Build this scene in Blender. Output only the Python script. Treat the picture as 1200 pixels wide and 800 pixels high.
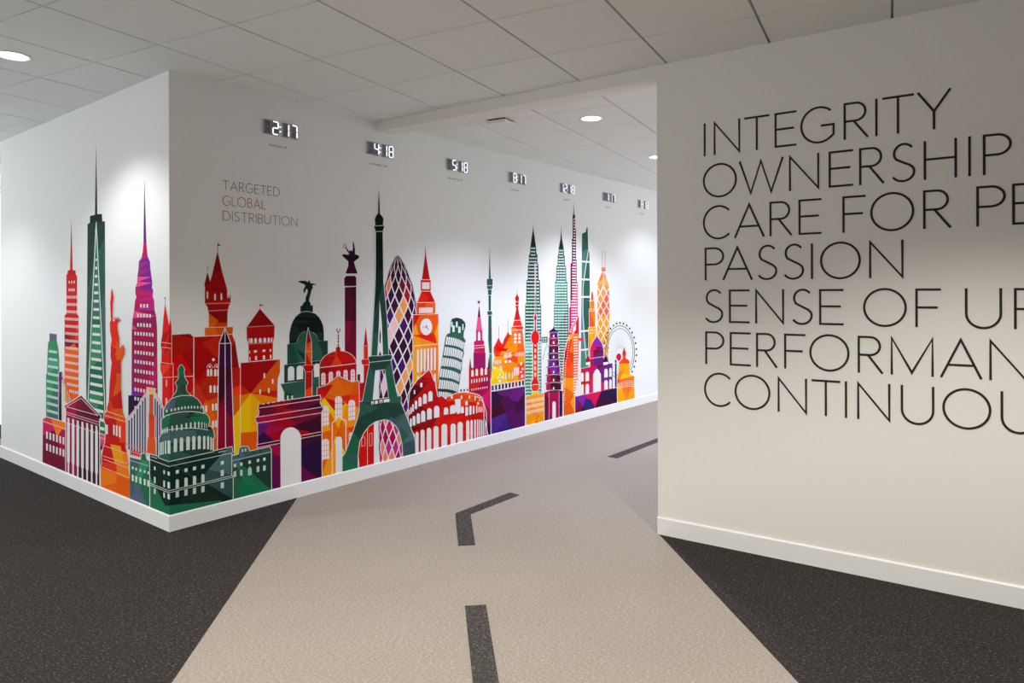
import bpy, math, random
from mathutils import Matrix, Vector
from mathutils.geometry import tessellate_polygon

for o in list(bpy.data.objects):
    bpy.data.objects.remove(o, do_unlink=True)
SC = bpy.context.scene
COL = SC.collection

# ------------------------------------------------------------------ measures
FPX, CYP, ROLL = 811.6, 343.07, -0.0033         # focal length and horizon of the 1200x800 frame
EYE = 1.5011                                    # eye height
HC = 2.9145                                     # ceiling height
UP = HC - EYE
BH = 0.105                                      # baseboard height
TH_B = 0.6697
K = Vector((-2.1655, 4.3780))                   # mural corner
TB = Vector((math.sin(TH_B), math.cos(TH_B)))   # along the long mural wall, away from the corner
NB = Vector((TB.y, -TB.x))
TA = Vector((TB.y, -TB.x))                      # along the short mural wall, towards the corner
NA = Vector((-TB.x, -TB.y))
KC = Vector((0.0, 4.9430))
TC = Vector((0.82296, -0.56809)).normalized()
NC = Vector((TC.y, -TC.x))
TG = -0.497                                     # ceiling grid
E1 = Vector((math.cos(TG), math.sin(TG)))
E2 = Vector((-math.sin(TG), math.cos(TG)))
TILE = 0.61
G0 = Vector((-1.4164, 2.7834)) * 1.41335

# ------------------------------------------------------------------ camera
cam = bpy.data.cameras.new('camera')
cam.sensor_fit = 'HORIZONTAL'
cam.sensor_width = 36.0
cam.lens = FPX / 1200 * 36.0
cam.shift_x = 0.0
cam.shift_y = (CYP - 400) / 1200
cam.clip_start = 0.05
co = bpy.data.objects.new('camera', cam)
COL.objects.link(co)
cb, sb = math.cos(ROLL), math.sin(ROLL)
m = Matrix(((cb, -sb, 0, 0), (0, 0, -1, 0), (sb, cb, 0, EYE), (0, 0, 0, 1)))
co.matrix_world = m
SC.camera = co

# ------------------------------------------------------------------ world and exposure
w = bpy.data.worlds.new('world')
SC.world = w
w.use_nodes = True
bg = w.node_tree.nodes['Background']
bg.inputs[0].default_value = (0.925, 0.965, 1.0, 1)
bg.inputs[1].default_value = 1.35
SC.view_settings.view_transform = 'Standard'
SC.view_settings.look = 'None'
SC.view_settings.gamma = 1
SC.view_settings.use_curve_mapping = False
SC.view_settings.exposure = 0.28
SPOT_W = 190.0                                   # one downlight
SPOT_ANG = math.radians(122)
WARM = (1.0, 0.94, 0.86)
COOL = (0.76, 0.81, 1.0)
NEUT = (0.98, 1.0, 0.97)

# ------------------------------------------------------------------ materials
def lin(c):
    r = []
    for v in c:
        v /= 255.0
        r.append(v / 12.92 if v <= 0.04045 else ((v + 0.055) / 1.055) ** 2.4)
    return tuple(r)

def mat(name, col=(.8, .8, .8), rough=.6, spec=.3, metal=0.0):
    m = bpy.data.materials.new(name)
    m.use_nodes = True
    b = m.node_tree.nodes['Principled BSDF']
    b.inputs['Base Color'].default_value = (*col, 1)
    b.inputs['Roughness'].default_value = rough
    b.inputs['Metallic'].default_value = metal
    b.inputs['Specular IOR Level'].default_value = spec
    return m, m.node_tree, b

def noise(nt, scale, detail=2, vec=None, rough=.5):
    n = nt.nodes.new('ShaderNodeTexNoise')
    n.inputs['Scale'].default_value = scale
    n.inputs['Detail'].default_value = detail
    n.inputs['Roughness'].default_value = rough
    if vec is not None:
        nt.links.new(vec, n.inputs['Vector'])
    return n

def ramp(nt, fac, stops):
    r = nt.nodes.new('ShaderNodeValToRGB')
    els = r.color_ramp.elements
    els[0].position, els[0].color = stops[0][0], (*stops[0][1], 1)
    els[1].position, els[1].color = stops[-1][0], (*stops[-1][1], 1)
    for p, c in stops[1:-1]:
        e = els.new(p)
        e.color = (*c, 1)
    nt.links.new(fac, r.inputs[0])
    return r

def bump(nt, b, h, strength, dist):
    bp = nt.nodes.new('ShaderNodeBump')
    bp.inputs['Strength'].default_value = strength
    bp.inputs['Distance'].default_value = dist
    nt.links.new(h, bp.inputs['Height'])
    nt.links.new(bp.outputs[0], b.inputs['Normal'])

def paint(name, col, rough=.55, s=260, amt=.02):
    m, nt, b = mat(name, col, rough, .15)
    tc = nt.nodes.new('ShaderNodeTexCoord')
    n = noise(nt, s, 3, tc.outputs['Object'])
    c0 = tuple(v * (1 - amt) for v in col)
    c1 = tuple(min(1, v * (1 + amt)) for v in col)
    r = ramp(nt, n.outputs[0], [(.35, c0), (.65, c1)])
    nt.links.new(r.outputs[0], b.inputs['Base Color'])
    bump(nt, b, n.outputs[0], .08, .001)
    return m

WHITE_LIN = (.80, .80, .785)
M_WALL = paint('white_wall_paint', WHITE_LIN)
M_WALLC = paint('warm_white_wall_paint', (.80, .785, .745))
M_TRIM = paint('white_trim_paint', (.82, .82, .80), .4)
M_TILE = None

def tile_mat():
    m, nt, b = mat('mineral_ceiling_tile', (.82, .81, .79), .9, .1)
    tc = nt.nodes.new('ShaderNodeTexCoord')
    n = noise(nt, 420, 4, tc.outputs['Object'], .7)
    r = ramp(nt, n.outputs[0], [(.3, (.78, .80, .775)), (.7, (.85, .87, .845))])
    nt.links.new(r.outputs[0], b.inputs['Base Color'])
    bump(nt, b, n.outputs[0], .3, .002)
    return m
M_TILE = tile_mat()
M_BAR = mat('painted_grid_bar', (.45, .45, .44), .5, .3)[0]
M_PLEN = mat('plenum_board', (.5, .5, .5), .9, .1)[0]

def carpet(name, base, fleck, dark, fl=.64):
    m, nt, b = mat(name, base, .95, .08)
    tc = nt.nodes.new('ShaderNodeTexCoord')
    mp = nt.nodes.new('ShaderNodeMapping')
    mp.inputs['Scale'].default_value = (1.0, 2.6, 1.0)
    mp.inputs['Rotation'].default_value = (0, 0, .5)
    nt.links.new(tc.outputs['Object'], mp.inputs[0])
    n = noise(nt, 72, 6, mp.outputs[0], .84)
    r = ramp(nt, n.outputs[0], [(.33, dark), (.50, base), (fl, base), (fl + .08, fleck)])
    n3 = noise(nt, 1.3, 2, tc.outputs['Object'])
    mx = nt.nodes.new('ShaderNodeMix')
    mx.data_type = 'RGBA'
    mx.blend_type = 'MULTIPLY'
    mx.inputs['Factor'].default_value = 1
    r2 = ramp(nt, n3.outputs[0], [(.3, (.94, .94, .94)), (.7, (1, 1, 1))])
    nt.links.new(r.outputs[0], mx.inputs['A'])
    nt.links.new(r2.outputs[0], mx.inputs['B'])
    nt.links.new(mx.outputs['Result'], b.inputs['Base Color'])
    bump(nt, b, n.outputs[0], .5, .004)
    return m
M_BEIGE = carpet('beige_carpet', (.325, .285, .242), (.66, .60, .53), (.15, .13, .11), .56)
M_DARK = carpet('charcoal_carpet', (.033, .029, .027), (.36, .33, .31), (.010, .009, .009), .575)
M_STRIP = carpet('dark_strip_carpet', (.055, .051, .047), (.42, .40, .38), (.020, .018, .017), .565)

def vinyl():
    m, nt, b = mat('printed_vinyl', (.5, .5, .5), .75, .08)
    a = nt.nodes.new('ShaderNodeAttribute')
    a.attribute_name = 'Col'
    tc = nt.nodes.new('ShaderNodeTexCoord')
    n = noise(nt, 500, 2, tc.outputs['Object'])
    r = ramp(nt, n.outputs[0], [(.3, (.96, .96, .96)), (.7, (1, 1, 1))])
    mx = nt.nodes.new('ShaderNodeMix')
    mx.data_type = 'RGBA'
    mx.blend_type = 'MULTIPLY'
    mx.inputs['Factor'].default_value = 1
    nt.links.new(a.outputs['Color'], mx.inputs['A'])
    nt.links.new(r.outputs[0], mx.inputs['B'])
    nt.links.new(mx.outputs['Result'], b.inputs['Base Color'])
    return m
M_VINYL = vinyl()
M_LETTER = paint('black_lettering', (.028, .026, .022), .5)
M_GREYTXT = paint('grey_lettering', (.17, .165, .16), .5)
M_REDTXT = paint('red_lettering', (.36, .10, .09), .5)
M_SMALLTXT = paint('small_black_lettering', (.05, .05, .05), .5)
M_CLOCKB = paint('clock_white_plastic', (.62, .60, .62), .4)
M_CLOCKD = paint('clock_dark_face', (.17, .16, .19), .35)
M_SEGOFF = paint('unlit_segment', (.24, .225, .26), .35)
M_DARKGAP = paint('shadow_gap_black', (.02, .02, .02), .6)

def emit(name, col, s):
    m = bpy.data.materials.new(name)
    m.use_nodes = True
    nt = m.node_tree
    nt.nodes.clear()
    e = nt.nodes.new('ShaderNodeEmission')
    e.inputs[0].default_value = (*col, 1)
    e.inputs[1].default_value = s
    o = nt.nodes.new('ShaderNodeOutputMaterial')
    nt.links.new(e.outputs[0], o.inputs[0])
    return m
M_SEGON = emit('lit_segment', (.86, .87, 1.0), 1.25)
M_LENS = emit('lit_downlight_lens', (1.0, .99, .96), 6.0)

# ------------------------------------------------------------------ helpers
def link(o, parent=None):
    COL.objects.link(o)
    if parent is not None:
        o.parent = parent
    return o

def mesh_obj(name, verts, faces, material, parent=None, colors=None, smooth=False):
    me = bpy.data.meshes.new(name)
    me.from_pydata([tuple(v) for v in verts], [], faces)
    if colors is not None:
        ca = me.color_attributes.new('Col', 'FLOAT_COLOR', 'CORNER')
        buf = []
        for p, c in zip(me.polygons, colors):
            buf += [c[0], c[1], c[2], 1.0] * p.loop_total
        ca.data.foreach_set('color', buf)
    me.materials.append(material)
    if smooth:
        me.polygons.foreach_set('use_smooth', [True] * len(me.polygons))
    me.update()
    return link(bpy.data.objects.new(name, me), parent)

def empty(name, loc, rz=0.0):
    o = bpy.data.objects.new(name, None)
    o.empty_display_size = .1
    o.location = loc
    o.rotation_euler = (0, 0, rz)
    return link(o)

def tag(o, label=None, cat=None, group=None, kind=None):
    if label: o['label'] = label
    if cat: o['category'] = cat
    if group: o['group'] = group
    if kind: o['kind'] = kind
    return o

def box_vf(x0, x1, y0, y1, z0, z1, base=0):
    v = [(x0, y0, z0), (x1, y0, z0), (x1, y1, z0), (x0, y1, z0), (x0, y0, z1), (x1, y0, z1), (x1, y1, z1), (x0, y1, z1)]
    f = [(0, 3, 2, 1), (4, 5, 6, 7), (0, 1, 5, 4), (1, 2, 6, 5), (2, 3, 7, 6), (3, 0, 4, 7)]
    return v, [tuple(i + base for i in q) for q in f]

def prism_vf(poly, z0, z1):
    """poly: CCW list of (x, y)"""
    n = len(poly)
    v = [(p[0], p[1], z0) for p in poly] + [(p[0], p[1], z1) for p in poly]
    f = [tuple(range(n - 1, -1, -1)), tuple(range(n, 2 * n))]
    for i in range(n):
        j = (i + 1) % n
        f.append((i, j, n + j, n + i))
    return v, f

def area2(p):
    return sum(p[i][0] * p[(i + 1) % len(p)][1] - p[(i + 1) % len(p)][0] * p[i][1] for i in range(len(p)))

def prism(name, poly, z0, z1, material, parent=None, bev=0):
    poly = [tuple(p)[:2] for p in poly]
    if area2(poly) < 0:
        poly = poly[::-1]
    v, f = prism_vf(poly, z0, z1)
    o = mesh_obj(name, v, f, material, parent)
    if bev:
        md = o.modifiers.new('bevel', 'BEVEL')
        md.width = bev
        md.segments = 2
    return o

def ray(px, py):
    U, V = (px - 600) / FPX, (CYP - py) / FPX
    return Vector((cb * U - sb * V, 1.0, sb * U + cb * V))

def on_z(px, py, z):
    r = ray(px, py)
    t = (z - EYE) / r.z
    return Vector((r.x * t, r.y * t, z))

WALLS = {'A': (K, TA, NA), 'B': (K, TB, NB), 'C': (KC, TC, NC)}

def wall_uz(wl, px, py):
    k, t, n = WALLS[wl]
    r = ray(px, py)
    s = k.dot(n) / (r.x * n.x + r.y * n.y)
    p = Vector((r.x * s, r.y * s))
    return (p - k).dot(t), r.z * s + EYE

def wpt(wl, u, z, off):
    k, t, n = WALLS[wl]
    p = k + t * u + n * off
    return Vector((p.x, p.y, z))

def wall_empty(name, wl, u, z, off=0.0):
    k, t, n = WALLS[wl]
    p = wpt(wl, u, z, off)
    return empty(name, p, math.atan2(t.y, t.x))

# ------------------------------------------------------------------ setting
def _xy(v): return (v.x, v.y)
FLOOR_POLY = [(-7, -1.4), (4.7, -1.4), (4.7, 1.2), _xy(KC + TC * 6.2 - NC * .2), _xy(K + NB * 3.55 + TB * 2.7), _xy(K + NB * 3.55 + TB * 14.5),
              _xy(K + TB * 14.5 - NB * .2), _xy(K - NB * .2 + TB * .8), (-5.3, 8.0), (-7, 8.0)]
floor = prism('floor', FLOOR_POLY, -.10, 0, M_BEIGE)
tag(floor, kind='structure')
# dark carpet fields are flush inlays in the beige carpet
bl0, bl1 = on_z(348.5, 583, 0), on_z(201, 800, 0)
d = (bl1 - bl0).normalized()
L0 = bl0 - d * .0
L1 = bl0 + d * 6.4
q = prism('dark_carpet_field', [L0, L1, (-7, L1.y), (-7, 8), (-5.4, 8), tuple(K - TA * 4 + NA * .02), tuple(K + Vector((-.03, .03)))], 0, .0015, M_DARK, floor)
br0, br1 = on_z(772.8, 626.5, 0), on_z(936, 800, 0)
d = (br1 - br0).normalized()
R1 = br0 + d * 5.5
cr = KC + TC * 6.0
q = prism('dark_carpet_field', [br0, R1, (4.7, R1.y), tuple(cr)], 0, .0015, M_DARK, floor)

def wall_box(name, wl, u0, u1, z0, z1, thick, material, front=0.0):
    k, t, n = WALLS[wl]
    a, b = k + t * u0 + n * front, k + t * u1 + n * front
    return prism(name, [a, b, b - n * thick, a - n * thick], z0, z1, material)

HT = .0815                                      # header drop
HW = .150                                       # thickness of the lettered wall and header
uC0 = 1.1010                                    # left edge of the lettered wall
# mural block: two mural walls
AL = 3.275
INN = K - NA * .2 - NB * .2                      # mitred inner corner
wa = prism('wall_left', [K - TA * AL, K, INN, K - TA * AL - NA * .2], 0, HC, M_WALL); tag(wa, kind='structure')
wb = prism('wall_centre', [K, K + TB * 14.5, K + TB * 14.5 - NB * .2, INN], 0, HC, M_WALL); tag(wb, kind='structure')
wc = wall_box('wall_right', 'C', uC0, 6.1, 0, HC, HW, M_WALLC); tag(wc, kind='structure')
# header over the corridor mouth, from the mural wall to the lettered wall
def c_meets_b(off):
    # point on C plane shifted by -off meeting the B plane
    k = KC - NC * off
    # (k + TC*s - K).NB = 0
    s = -(k - K).dot(NB) / TC.dot(NB)
    return k + TC * s
h0, h1 = c_meets_b(0), c_meets_b(HW)
hd = prism('trim_1', [h0, KC + TC * uC0, KC + TC * uC0 - NC * HW, h1], HC - HT, HC, M_WALLC)
tag(hd, kind='structure')
# corridor far side, far end and added side and back walls (never seen, they hold the light)
def plain(name, a, b, th, z1=HC, m=M_WALL):
    a, b = Vector(a), Vector(b)
    t = (b - a).normalized()
    n = Vector((t.y, -t.x))
    o = prism(name, [a, b, b + n * th, a + n * th], 0, z1, m)
    tag(o, kind='structure')
    return o
D0 = K + NB * 3.4 + TB * 2.9
plain('wall_corridor', D0, K + NB * 3.4 + TB * 5.0, .15)
aw = K - TA * AL
plain('wall_return', aw + NA * -.22, aw + NA * -1.9, .15)
M_BLOCKER = paint('brown_light_blocker', (.20, .13, .085), .5, 30, .1)  # unseen walls added to block light, brown for a warm bounce
plain('wall_blocker_side', (4.6, -1.3), (4.6, 1.7), .1, m=M_BLOCKER)
plain('wall_blocker_back', (-2.6, -1.3), (4.6, -1.3), .1, m=M_BLOCKER)

# faint butt joints of the wall covering on the long mural wall
M_SEAM = paint('wall_covering_joint', (.70, .70, .69), .6)
for k_ in range(1, 8):
    kk = K + TB * (k_ * 1.015 - .01)
    a_, b_ = kk - TB * .0012, kk + TB * .0012
    prism('panel_seam', [a_, b_, b_ + NB * .0002, a_ + NB * .0002], BH, HC - (HT if 2.1 < k_ * 1.015 < 2.4 else 0), M_SEAM, wb)

# baseboards
BT = .012
def base_prof(name, wl, u0, u1, m0=0.0, m1=0.0):
    """extruded profile with a small eased top edge; m = mitre extension per unit offset"""
    prof = [(0, 0), (BT, 0), (BT, BH - .006), (BT - .004, BH - .001), (BT - .006, BH), (0, BH)]
    k, t, n = WALLS[wl]
    v = []
    for (o_, z) in prof:
        p = k + t * (u0 - m0 * o_) + n * o_
        v.append((p.x, p.y, z))
    for (o_, z) in prof:
        p = k + t * (u1 + m1 * o_) + n * o_
        v.append((p.x, p.y, z))
    N = len(prof)
    f = [tuple(range(N)), tuple(range(2 * N - 1, N - 1, -1))]
    for i in range(N):
        j = (i + 1) % N
        f.append((j, i, N + i, N + j))
    o = mesh_obj(name, v, f, M_TRIM)
    tag(o, kind='structure')
    return o
base_prof('baseboard_left', 'A', -AL, 0, 0, 1)
base_prof('baseboard_centre', 'B', 0, 14.5, 1, 0)
base_prof('baseboard_right', 'C', uC0, 6.1, 0, 0)

# ---- ceiling: plenum board, grid bars and tiles
ceil = prism('ceiling', FLOOR_POLY, HC + .05, HC + .15, M_PLEN)
tag(ceil, kind='structure')
def gpt(i, j, z=HC):
    p = G0 + E1 * (i * TILE) + E2 * (j * TILE)
    return Vector((p.x, p.y, z))
GW, GN = .0125, .0070                           # wide and narrow joints
tv, tf = [], []
hx, hy, ch = (TILE - GW) / 2, (TILE - GN) / 2, .0015
tv = [(-hx, -hy, ch), (hx, -hy, ch), (hx, hy, ch), (-hx, hy, ch),
      (-hx + ch, -hy + ch, 0), (hx - ch, -hy + ch, 0), (hx - ch, hy - ch, 0), (-hx + ch, hy - ch, 0),
      (-hx, -hy, .018), (hx, -hy, .018), (hx, hy, .018), (-hx, hy, .018)]
tf = [(7, 6, 5, 4), (0, 4, 5, 1), (1, 5, 6, 2), (2, 6, 7, 3), (3, 7, 4, 0), (8, 0, 1, 9), (9, 1, 2, 10), (10, 2, 3, 11), (11, 3, 0, 8), (8, 9, 10, 11)]
tile_me = None
def in_view(p):
    if p.y < .8: return False
    x = 600 + FPX * p.x / p.y
    y = CYP - FPX * UP / p.y
    return -260 < x < 1430 and -330 < y
def add_tile(i, j):
    global tile_me
    c = gpt(i + .5, j + .5)
    if tile_me is None:
        o = mesh_obj('ceiling_tile', tv, tf, M_TILE, ceil)
        tile_me = o.data
    else:
        o = link(bpy.data.objects.new('ceiling_tile', tile_me), ceil)
    o.location = c
    o.rotation_euler = (0, 0, TG)
    return o
tiles = []
for i in range(-14, 16):
    for j in range(-8, 26):
        c = gpt(i + .5, j + .5)
        p = Vector((c.x, c.y))
        if not in_view(c): continue
        # skip inside the mural block and beyond the corridor
        if (p - K).dot(NB) < -.45 and (p - K).dot(NA) < -.45: continue
        if (p - K).dot(NB) > 3.8 and (p - KC).dot(NC) < -.6: continue
        if (p - K).dot(TB) > 14.2 or p.x < -6.7 or p.y > 8 and p.x < -2: continue
        tiles.append((c.length, i, j))
tiles.sort()
for _, i, j in tiles[:300]:
    add_tile(i, j)
if len(tiles) > 300:
    v, f = [], []
    for _, i, j in tiles[300:]:
        c = gpt(i + .5, j + .5)
        b0 = len(v)
        for q_ in tv:
            x, y = q_[0], q_[1]
            v.append((c.x + x * E1.x + y * E2.x, c.y + x * E1.y + y * E2.y, c.z + q_[2]))
        f += [tuple(a + b0 for a in q_) for q_ in tf]
    o = mesh_obj('distant_ceiling_tiles', v, f, M_TILE, ceil)
    o['kind'] = 'stuff'
def bar(i0, j0, i1, j1, wdt):
    a, b = gpt(i0, j0), gpt(i1, j1)
    t = (b - a).normalized()
    n = Vector((-t.y, t.x, 0)) * wdt
    return prism('grid_bar', [a - n, b - n, b + n, a + n], HC + .019, HC + .03, M_BAR, ceil)
for i in range(-12, 14):
    bar(i, -7, i, 24, .012)
for j in range(-7, 25):
    bar(-12, j, 13, j, .0119).location.z += .0005

# ---- downlights
def lathe(prof, n=40):
    v, f = [], []
    for (r, z) in prof:
        for a in range(n):
            t = 2 * math.pi * a / n
            v.append((r * math.cos(t), r * math.sin(t), z))
    m_ = len(prof)
    for k_ in range(m_ - 1):
        for a in range(n):
            b = (a + 1) % n
            f.append((k_ * n + a, k_ * n + b, (k_ + 1) * n + b, (k_ + 1) * n + a))
    return v, f
ring_v, ring_f = lathe([(.078, -.0010), (.080, -.0045), (.092, -.0050), (.098, -.0030), (.099, 0.0)])
lens_v, lens_f = lathe([(.0005, -.0022), (.04, -.0022), (.0785, -.0012)])
ring_me = lens_me = None
def downlight(i, j, label, col, power=1.0):
    global ring_me, lens_me
    c = gpt(i, j)
    e = empty('downlight', (c.x, c.y, HC))
    tag(e, label, 'ceiling light', 'recessed downlights in the tiled ceiling')
    if ring_me is None:
        r = mesh_obj('trim_ring', ring_v, ring_f, M_TRIM, e, smooth=True)
        l = mesh_obj('lens', lens_v, lens_f, M_LENS, e)
        ring_me, lens_me = r.data, l.data
    else:
        link(bpy.data.objects.new('trim_ring', ring_me), e)
        link(bpy.data.objects.new('lens', lens_me), e)
    ld = bpy.data.lights.new('downlight_lamp', 'SPOT')
    ld.energy = SPOT_W * power
    ld.color = col
    ld.spot_size = SPOT_ANG
    ld.spot_blend = .6
    ld.shadow_soft_size = .05
    lo = bpy.data.objects.new('downlight_lamp', ld)
    link(lo, e)
    lo.location = (0, 0, -.06)
    return e
downlight(-1.5, -.5, 'bright round downlight at the left edge, over the short mural wall', NEUT, .25)
downlight(2.5, 4.5, 'larger of the two round downlights seen in the corridor ceiling, beside the square device', COOL, .82)
downlight(2.5, 7.5, 'round downlight half hidden behind the top of the lettered wall', COOL, .8)
downlight(2.5, 10.5, 'downlight further down the corridor, hidden behind the lettered wall', COOL, .22)
downlight(2.5, 13.5, 'fourth downlight down the corridor, hidden behind the lettered wall', COOL, .22)
downlight(5.2, 10.5, 'added downlight out of view that brightens the corridor', COOL, 1.1)  # added lamp to brighten the corridor floor and header underside
downlight(-5.5, -.5, 'downlight outside the left edge of the photo', NEUT, .28)
downlight(2.5, -.5, 'downlight above the photo, in front of the long mural wall', WARM, .66)
downlight(6.5, -.5, 'downlight above the photo, in front of the lettered wall', WARM, 1.15)
downlight(10.5, -.5, 'downlight beyond the right edge of the photo', WARM, .6)
downlight(-1.5, -4.5, 'downlight behind the camera on its left', WARM, .8)
downlight(2.5, -4.5, 'downlight behind the camera', WARM, .8)
downlight(6.5, -4.5, 'downlight behind the camera on its right', WARM, .8)
# ---- access point on the corridor ceiling
ap = empty('ceiling_sensor_box', (0, 0, HC)); ap.location = (-.05, 5.566, HC); ap.rotation_euler = (0, 0, TG)
tag(ap, 'flat square white device fixed under the corridor ceiling just past the header', 'ceiling device')
v, f = box_vf(-.165, -.012, .012, .165, -.010, 0)
mesh_obj('shadow_gap_plate', v, f, M_DARKGAP, ap)  # black plate paints the shadow gap between cover and ceiling
o = mesh_obj('cover', *box_vf(-.18, 0, 0, .18, -.036, -.010), M_TRIM, ap)
md = o.modifiers.new('bevel', 'BEVEL'); md.width = .006; md.segments = 3

# ---- carpet way-marking strips
def strip(pxs, label):
    pts = [on_z(x, y, 0) for x, y in pxs]
    c = sum(pts, Vector()) / len(pts)
    o = prism('carpet_strip', [(p.x - c.x, p.y - c.y) for p in pts], 0, .002, M_STRIP)
    o.location = (c.x, c.y, 0)
    tag(o, label, 'carpet strip', 'charcoal strips inlaid in the beige carpet')
    return o
strip([(533.5, 601.5), (597.5, 577), (609, 580), (551.5, 602.5), (557, 638.5), (537, 639.5)],
      'bent charcoal carpet strip shaped like a chevron in the middle of the beige carpet')
strip([(544.8, 710), (569.5, 708.5), (588.5, 822), (556.7, 825)],
      'straight charcoal carpet strip nearest the camera, running off the bottom of the photo')
strip([(712, 535), (723, 537), (771, 518), (800, 507), (797, 503), (771, 513.2)],
      'slanting charcoal carpet strip that disappears behind the lettered wall')
# ================================================================== stroke lettering
def arc(cx, cy, rx, ry, a0, a1, n=20):
    return [(cx + rx * math.cos(math.radians(a0 + (a1 - a0) * k_ / n)), cy + ry * math.sin(math.radians(a0 + (a1 - a0) * k_ / n))) for k_ in range(n + 1)]
# glyphs: cap height 1, x from 0 to 1 (scaled to the letter's width)
GL = {
 'I': [[(.5, 0), (.5, 1)]],
 'N': [[(0, 0), (0, 1), (1, 0), (1, 1)]],
 'T': [[(0, 1), (1, 1)], [(.5, 0), (.5, 1)]],
 'E': [[(1, 1), (0, 1), (0, 0), (1, 0)], [(0, .52), (.93, .52)]],
 'F': [[(1, 1), (0, 1), (0, 0)], [(0, .51), (.92, .51)]],
 'L': [[(0, 1), (0, 0), (1, 0)]],
 'G': [arc(.54, .5, .54, .52, 48, 312, 26) + [(.985, .185), (.985, .47), (.60, .47)]],
 'C': [arc(.56, .5, .56, .52, 45, 315, 26)],
 'O': [arc(.5, .5, .5, .52, 90, 450, 44)],
 'R': [[(0, 0), (0, 1), (.42, 1)] + arc(.50, .745, .42, .255, 90, -90, 16)[1:] + [(0, .49)], [(.40, .49), (1, 0)]],
 'P': [[(0, 0), (0, 1), (.50, 1)] + arc(.50, .74, .50, .26, 90, -90, 16)[1:] + [(0, .48)]],
 'B': [[(0, .53), (.45, .53)] + arc(.50, .765, .42, .235, -90, 90, 14)[1:] + [(0, 1), (0, 0), (.5, 0)] + arc(.52, .265, .48, .265, -90, 90, 14)[1:] + [(.4, .53)]],
 'D': [[(0, 0), (0, 1), (.4, 1)] + arc(.42, .5, .58, .5, 90, -90, 24)[1:] + [(0, 0)]],
 'Y': [[(0, 1), (.5, .46), (1, 1)], [(.5, .46), (.5, 0)]],
 'W': [[(0, 1), (.26, 0), (.5, .98), (.74, 0), (1, 1)]],
 'M': [[(0, 0), (0, 1), (.5, .05), (1, 1), (1, 0)]],
 'A': [[(0, 0), (.5, 1), (1, 0)], [(.17, .32), (.83, .32)]],
 'H': [[(0, 0), (0, 1)], [(1, 0), (1, 1)], [(0, .52), (1, .52)]],
 'U': [[(0, 1), (0, .38)] + arc(.5, .36, .5, .38, 180, 360, 22) + [(1, .38), (1, 1)]],
 'S': [arc(.55, .76, .42, .255, 35, 200, 16) + [(.22, .60), (.5, .51), (.80, .42)] + arc(.50, .24, .48, .255, 25, -150, 16)],
}
def stroke_vf(pts, wd, off0, off1, v, f, closed=False):
    """mitred ribbon along pts in the (u, z) plane, given thickness off0..off1 (local -y)"""
    q = [pts[0]]
    for p in pts[1:]:
        if (p[0] - q[-1][0]) ** 2 + (p[1] - q[-1][1]) ** 2 > 1e-10:
            q.append(p)
    if math.hypot(q[0][0] - q[-1][0], q[0][1] - q[-1][1]) < 1e-6 and len(q) > 3:
        closed = True
        q = q[:-1]
    n = len(q)
    def nrm(a, b):
        dx, dy = b[0] - a[0], b[1] - a[1]
        l = math.hypot(dx, dy)
        return (-dy / l, dx / l)
    L_, R_ = [], []
    for i in range(n):
        if closed:
            n1, n2 = nrm(q[i - 1], q[i]), nrm(q[i], q[(i + 1) % n])
        else:
            n2 = nrm(q[i], q[i + 1]) if i < n - 1 else nrm(q[i - 1], q[i])
            n1 = nrm(q[i - 1], q[i]) if i > 0 else n2
        mx, my = n1[0] + n2[0], n1[1] + n2[1]
        l = math.hypot(mx, my)
        if l < 1e-6: mx, my, l = n2[0], n2[1], 1
        mx, my = mx / l, my / l
        c = max(.42, mx * n2[0] + my * n2[1])
        s = wd / 2 / c
        L_.append((q[i][0] + mx * s, q[i][1] + my * s))
        R_.append((q[i][0] - mx * s, q[i][1] - my * s))
    b0 = len(v)
    for a, b in zip(L_, R_):
        v += [(a[0], -off1, a[1]), (b[0], -off1, b[1]), (a[0], -off0, a[1]), (b[0], -off0, b[1])]
    rng = range(n if closed else n - 1)
    for i in rng:
        j = (i + 1) % n
        a, b = b0 + 4 * i, b0 + 4 * j
        f += [(a + 1, b + 1, b, a), (a, b, b + 2, a + 2), (b + 1, a + 1, a + 3, b + 3)]
    if not closed:
        a = b0
        f.append((a, a + 2, a + 3, a + 1))
        a = b0 + 4 * (n - 1)
        f.append((a + 1, a + 3, a + 2, a))

def letter_obj(ch, x0, x1, zb, cap, wd, parent, material, depth=.0022):
    v, f = [], []
    i0, i1 = x0 + wd / 2, x1 - wd / 2
    for st in GL[ch]:
        pts = []
        for (gx, gz) in st:
            x = i0 + (i1 - i0) * gx if ch != 'I' else (x0 + x1) / 2
            pts.append((x, zb + (wd / 2 / cap + gz * (1 - wd / cap)) * cap))
        if math.hypot(pts[0][0] - pts[-1][0], pts[0][1] - pts[-1][1]) > 1e-6:
            for a_, b_, g_ in ((0, 1, st[0]), (-1, -2, st[-1])):
                if g_[0] in (0, 1) or g_[1] in (0, 1):
                    dx, dy = pts[a_][0] - pts[b_][0], pts[a_][1] - pts[b_][1]
                    l_ = math.hypot(dx, dy)
                    pts[a_] = (pts[a_][0] + dx / l_ * wd / 2, pts[a_][1] + dy / l_ * wd / 2)
        stroke_vf(pts, wd, .0003, depth, v, f)
    return mesh_obj('letter', v, f, material, parent)

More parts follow.
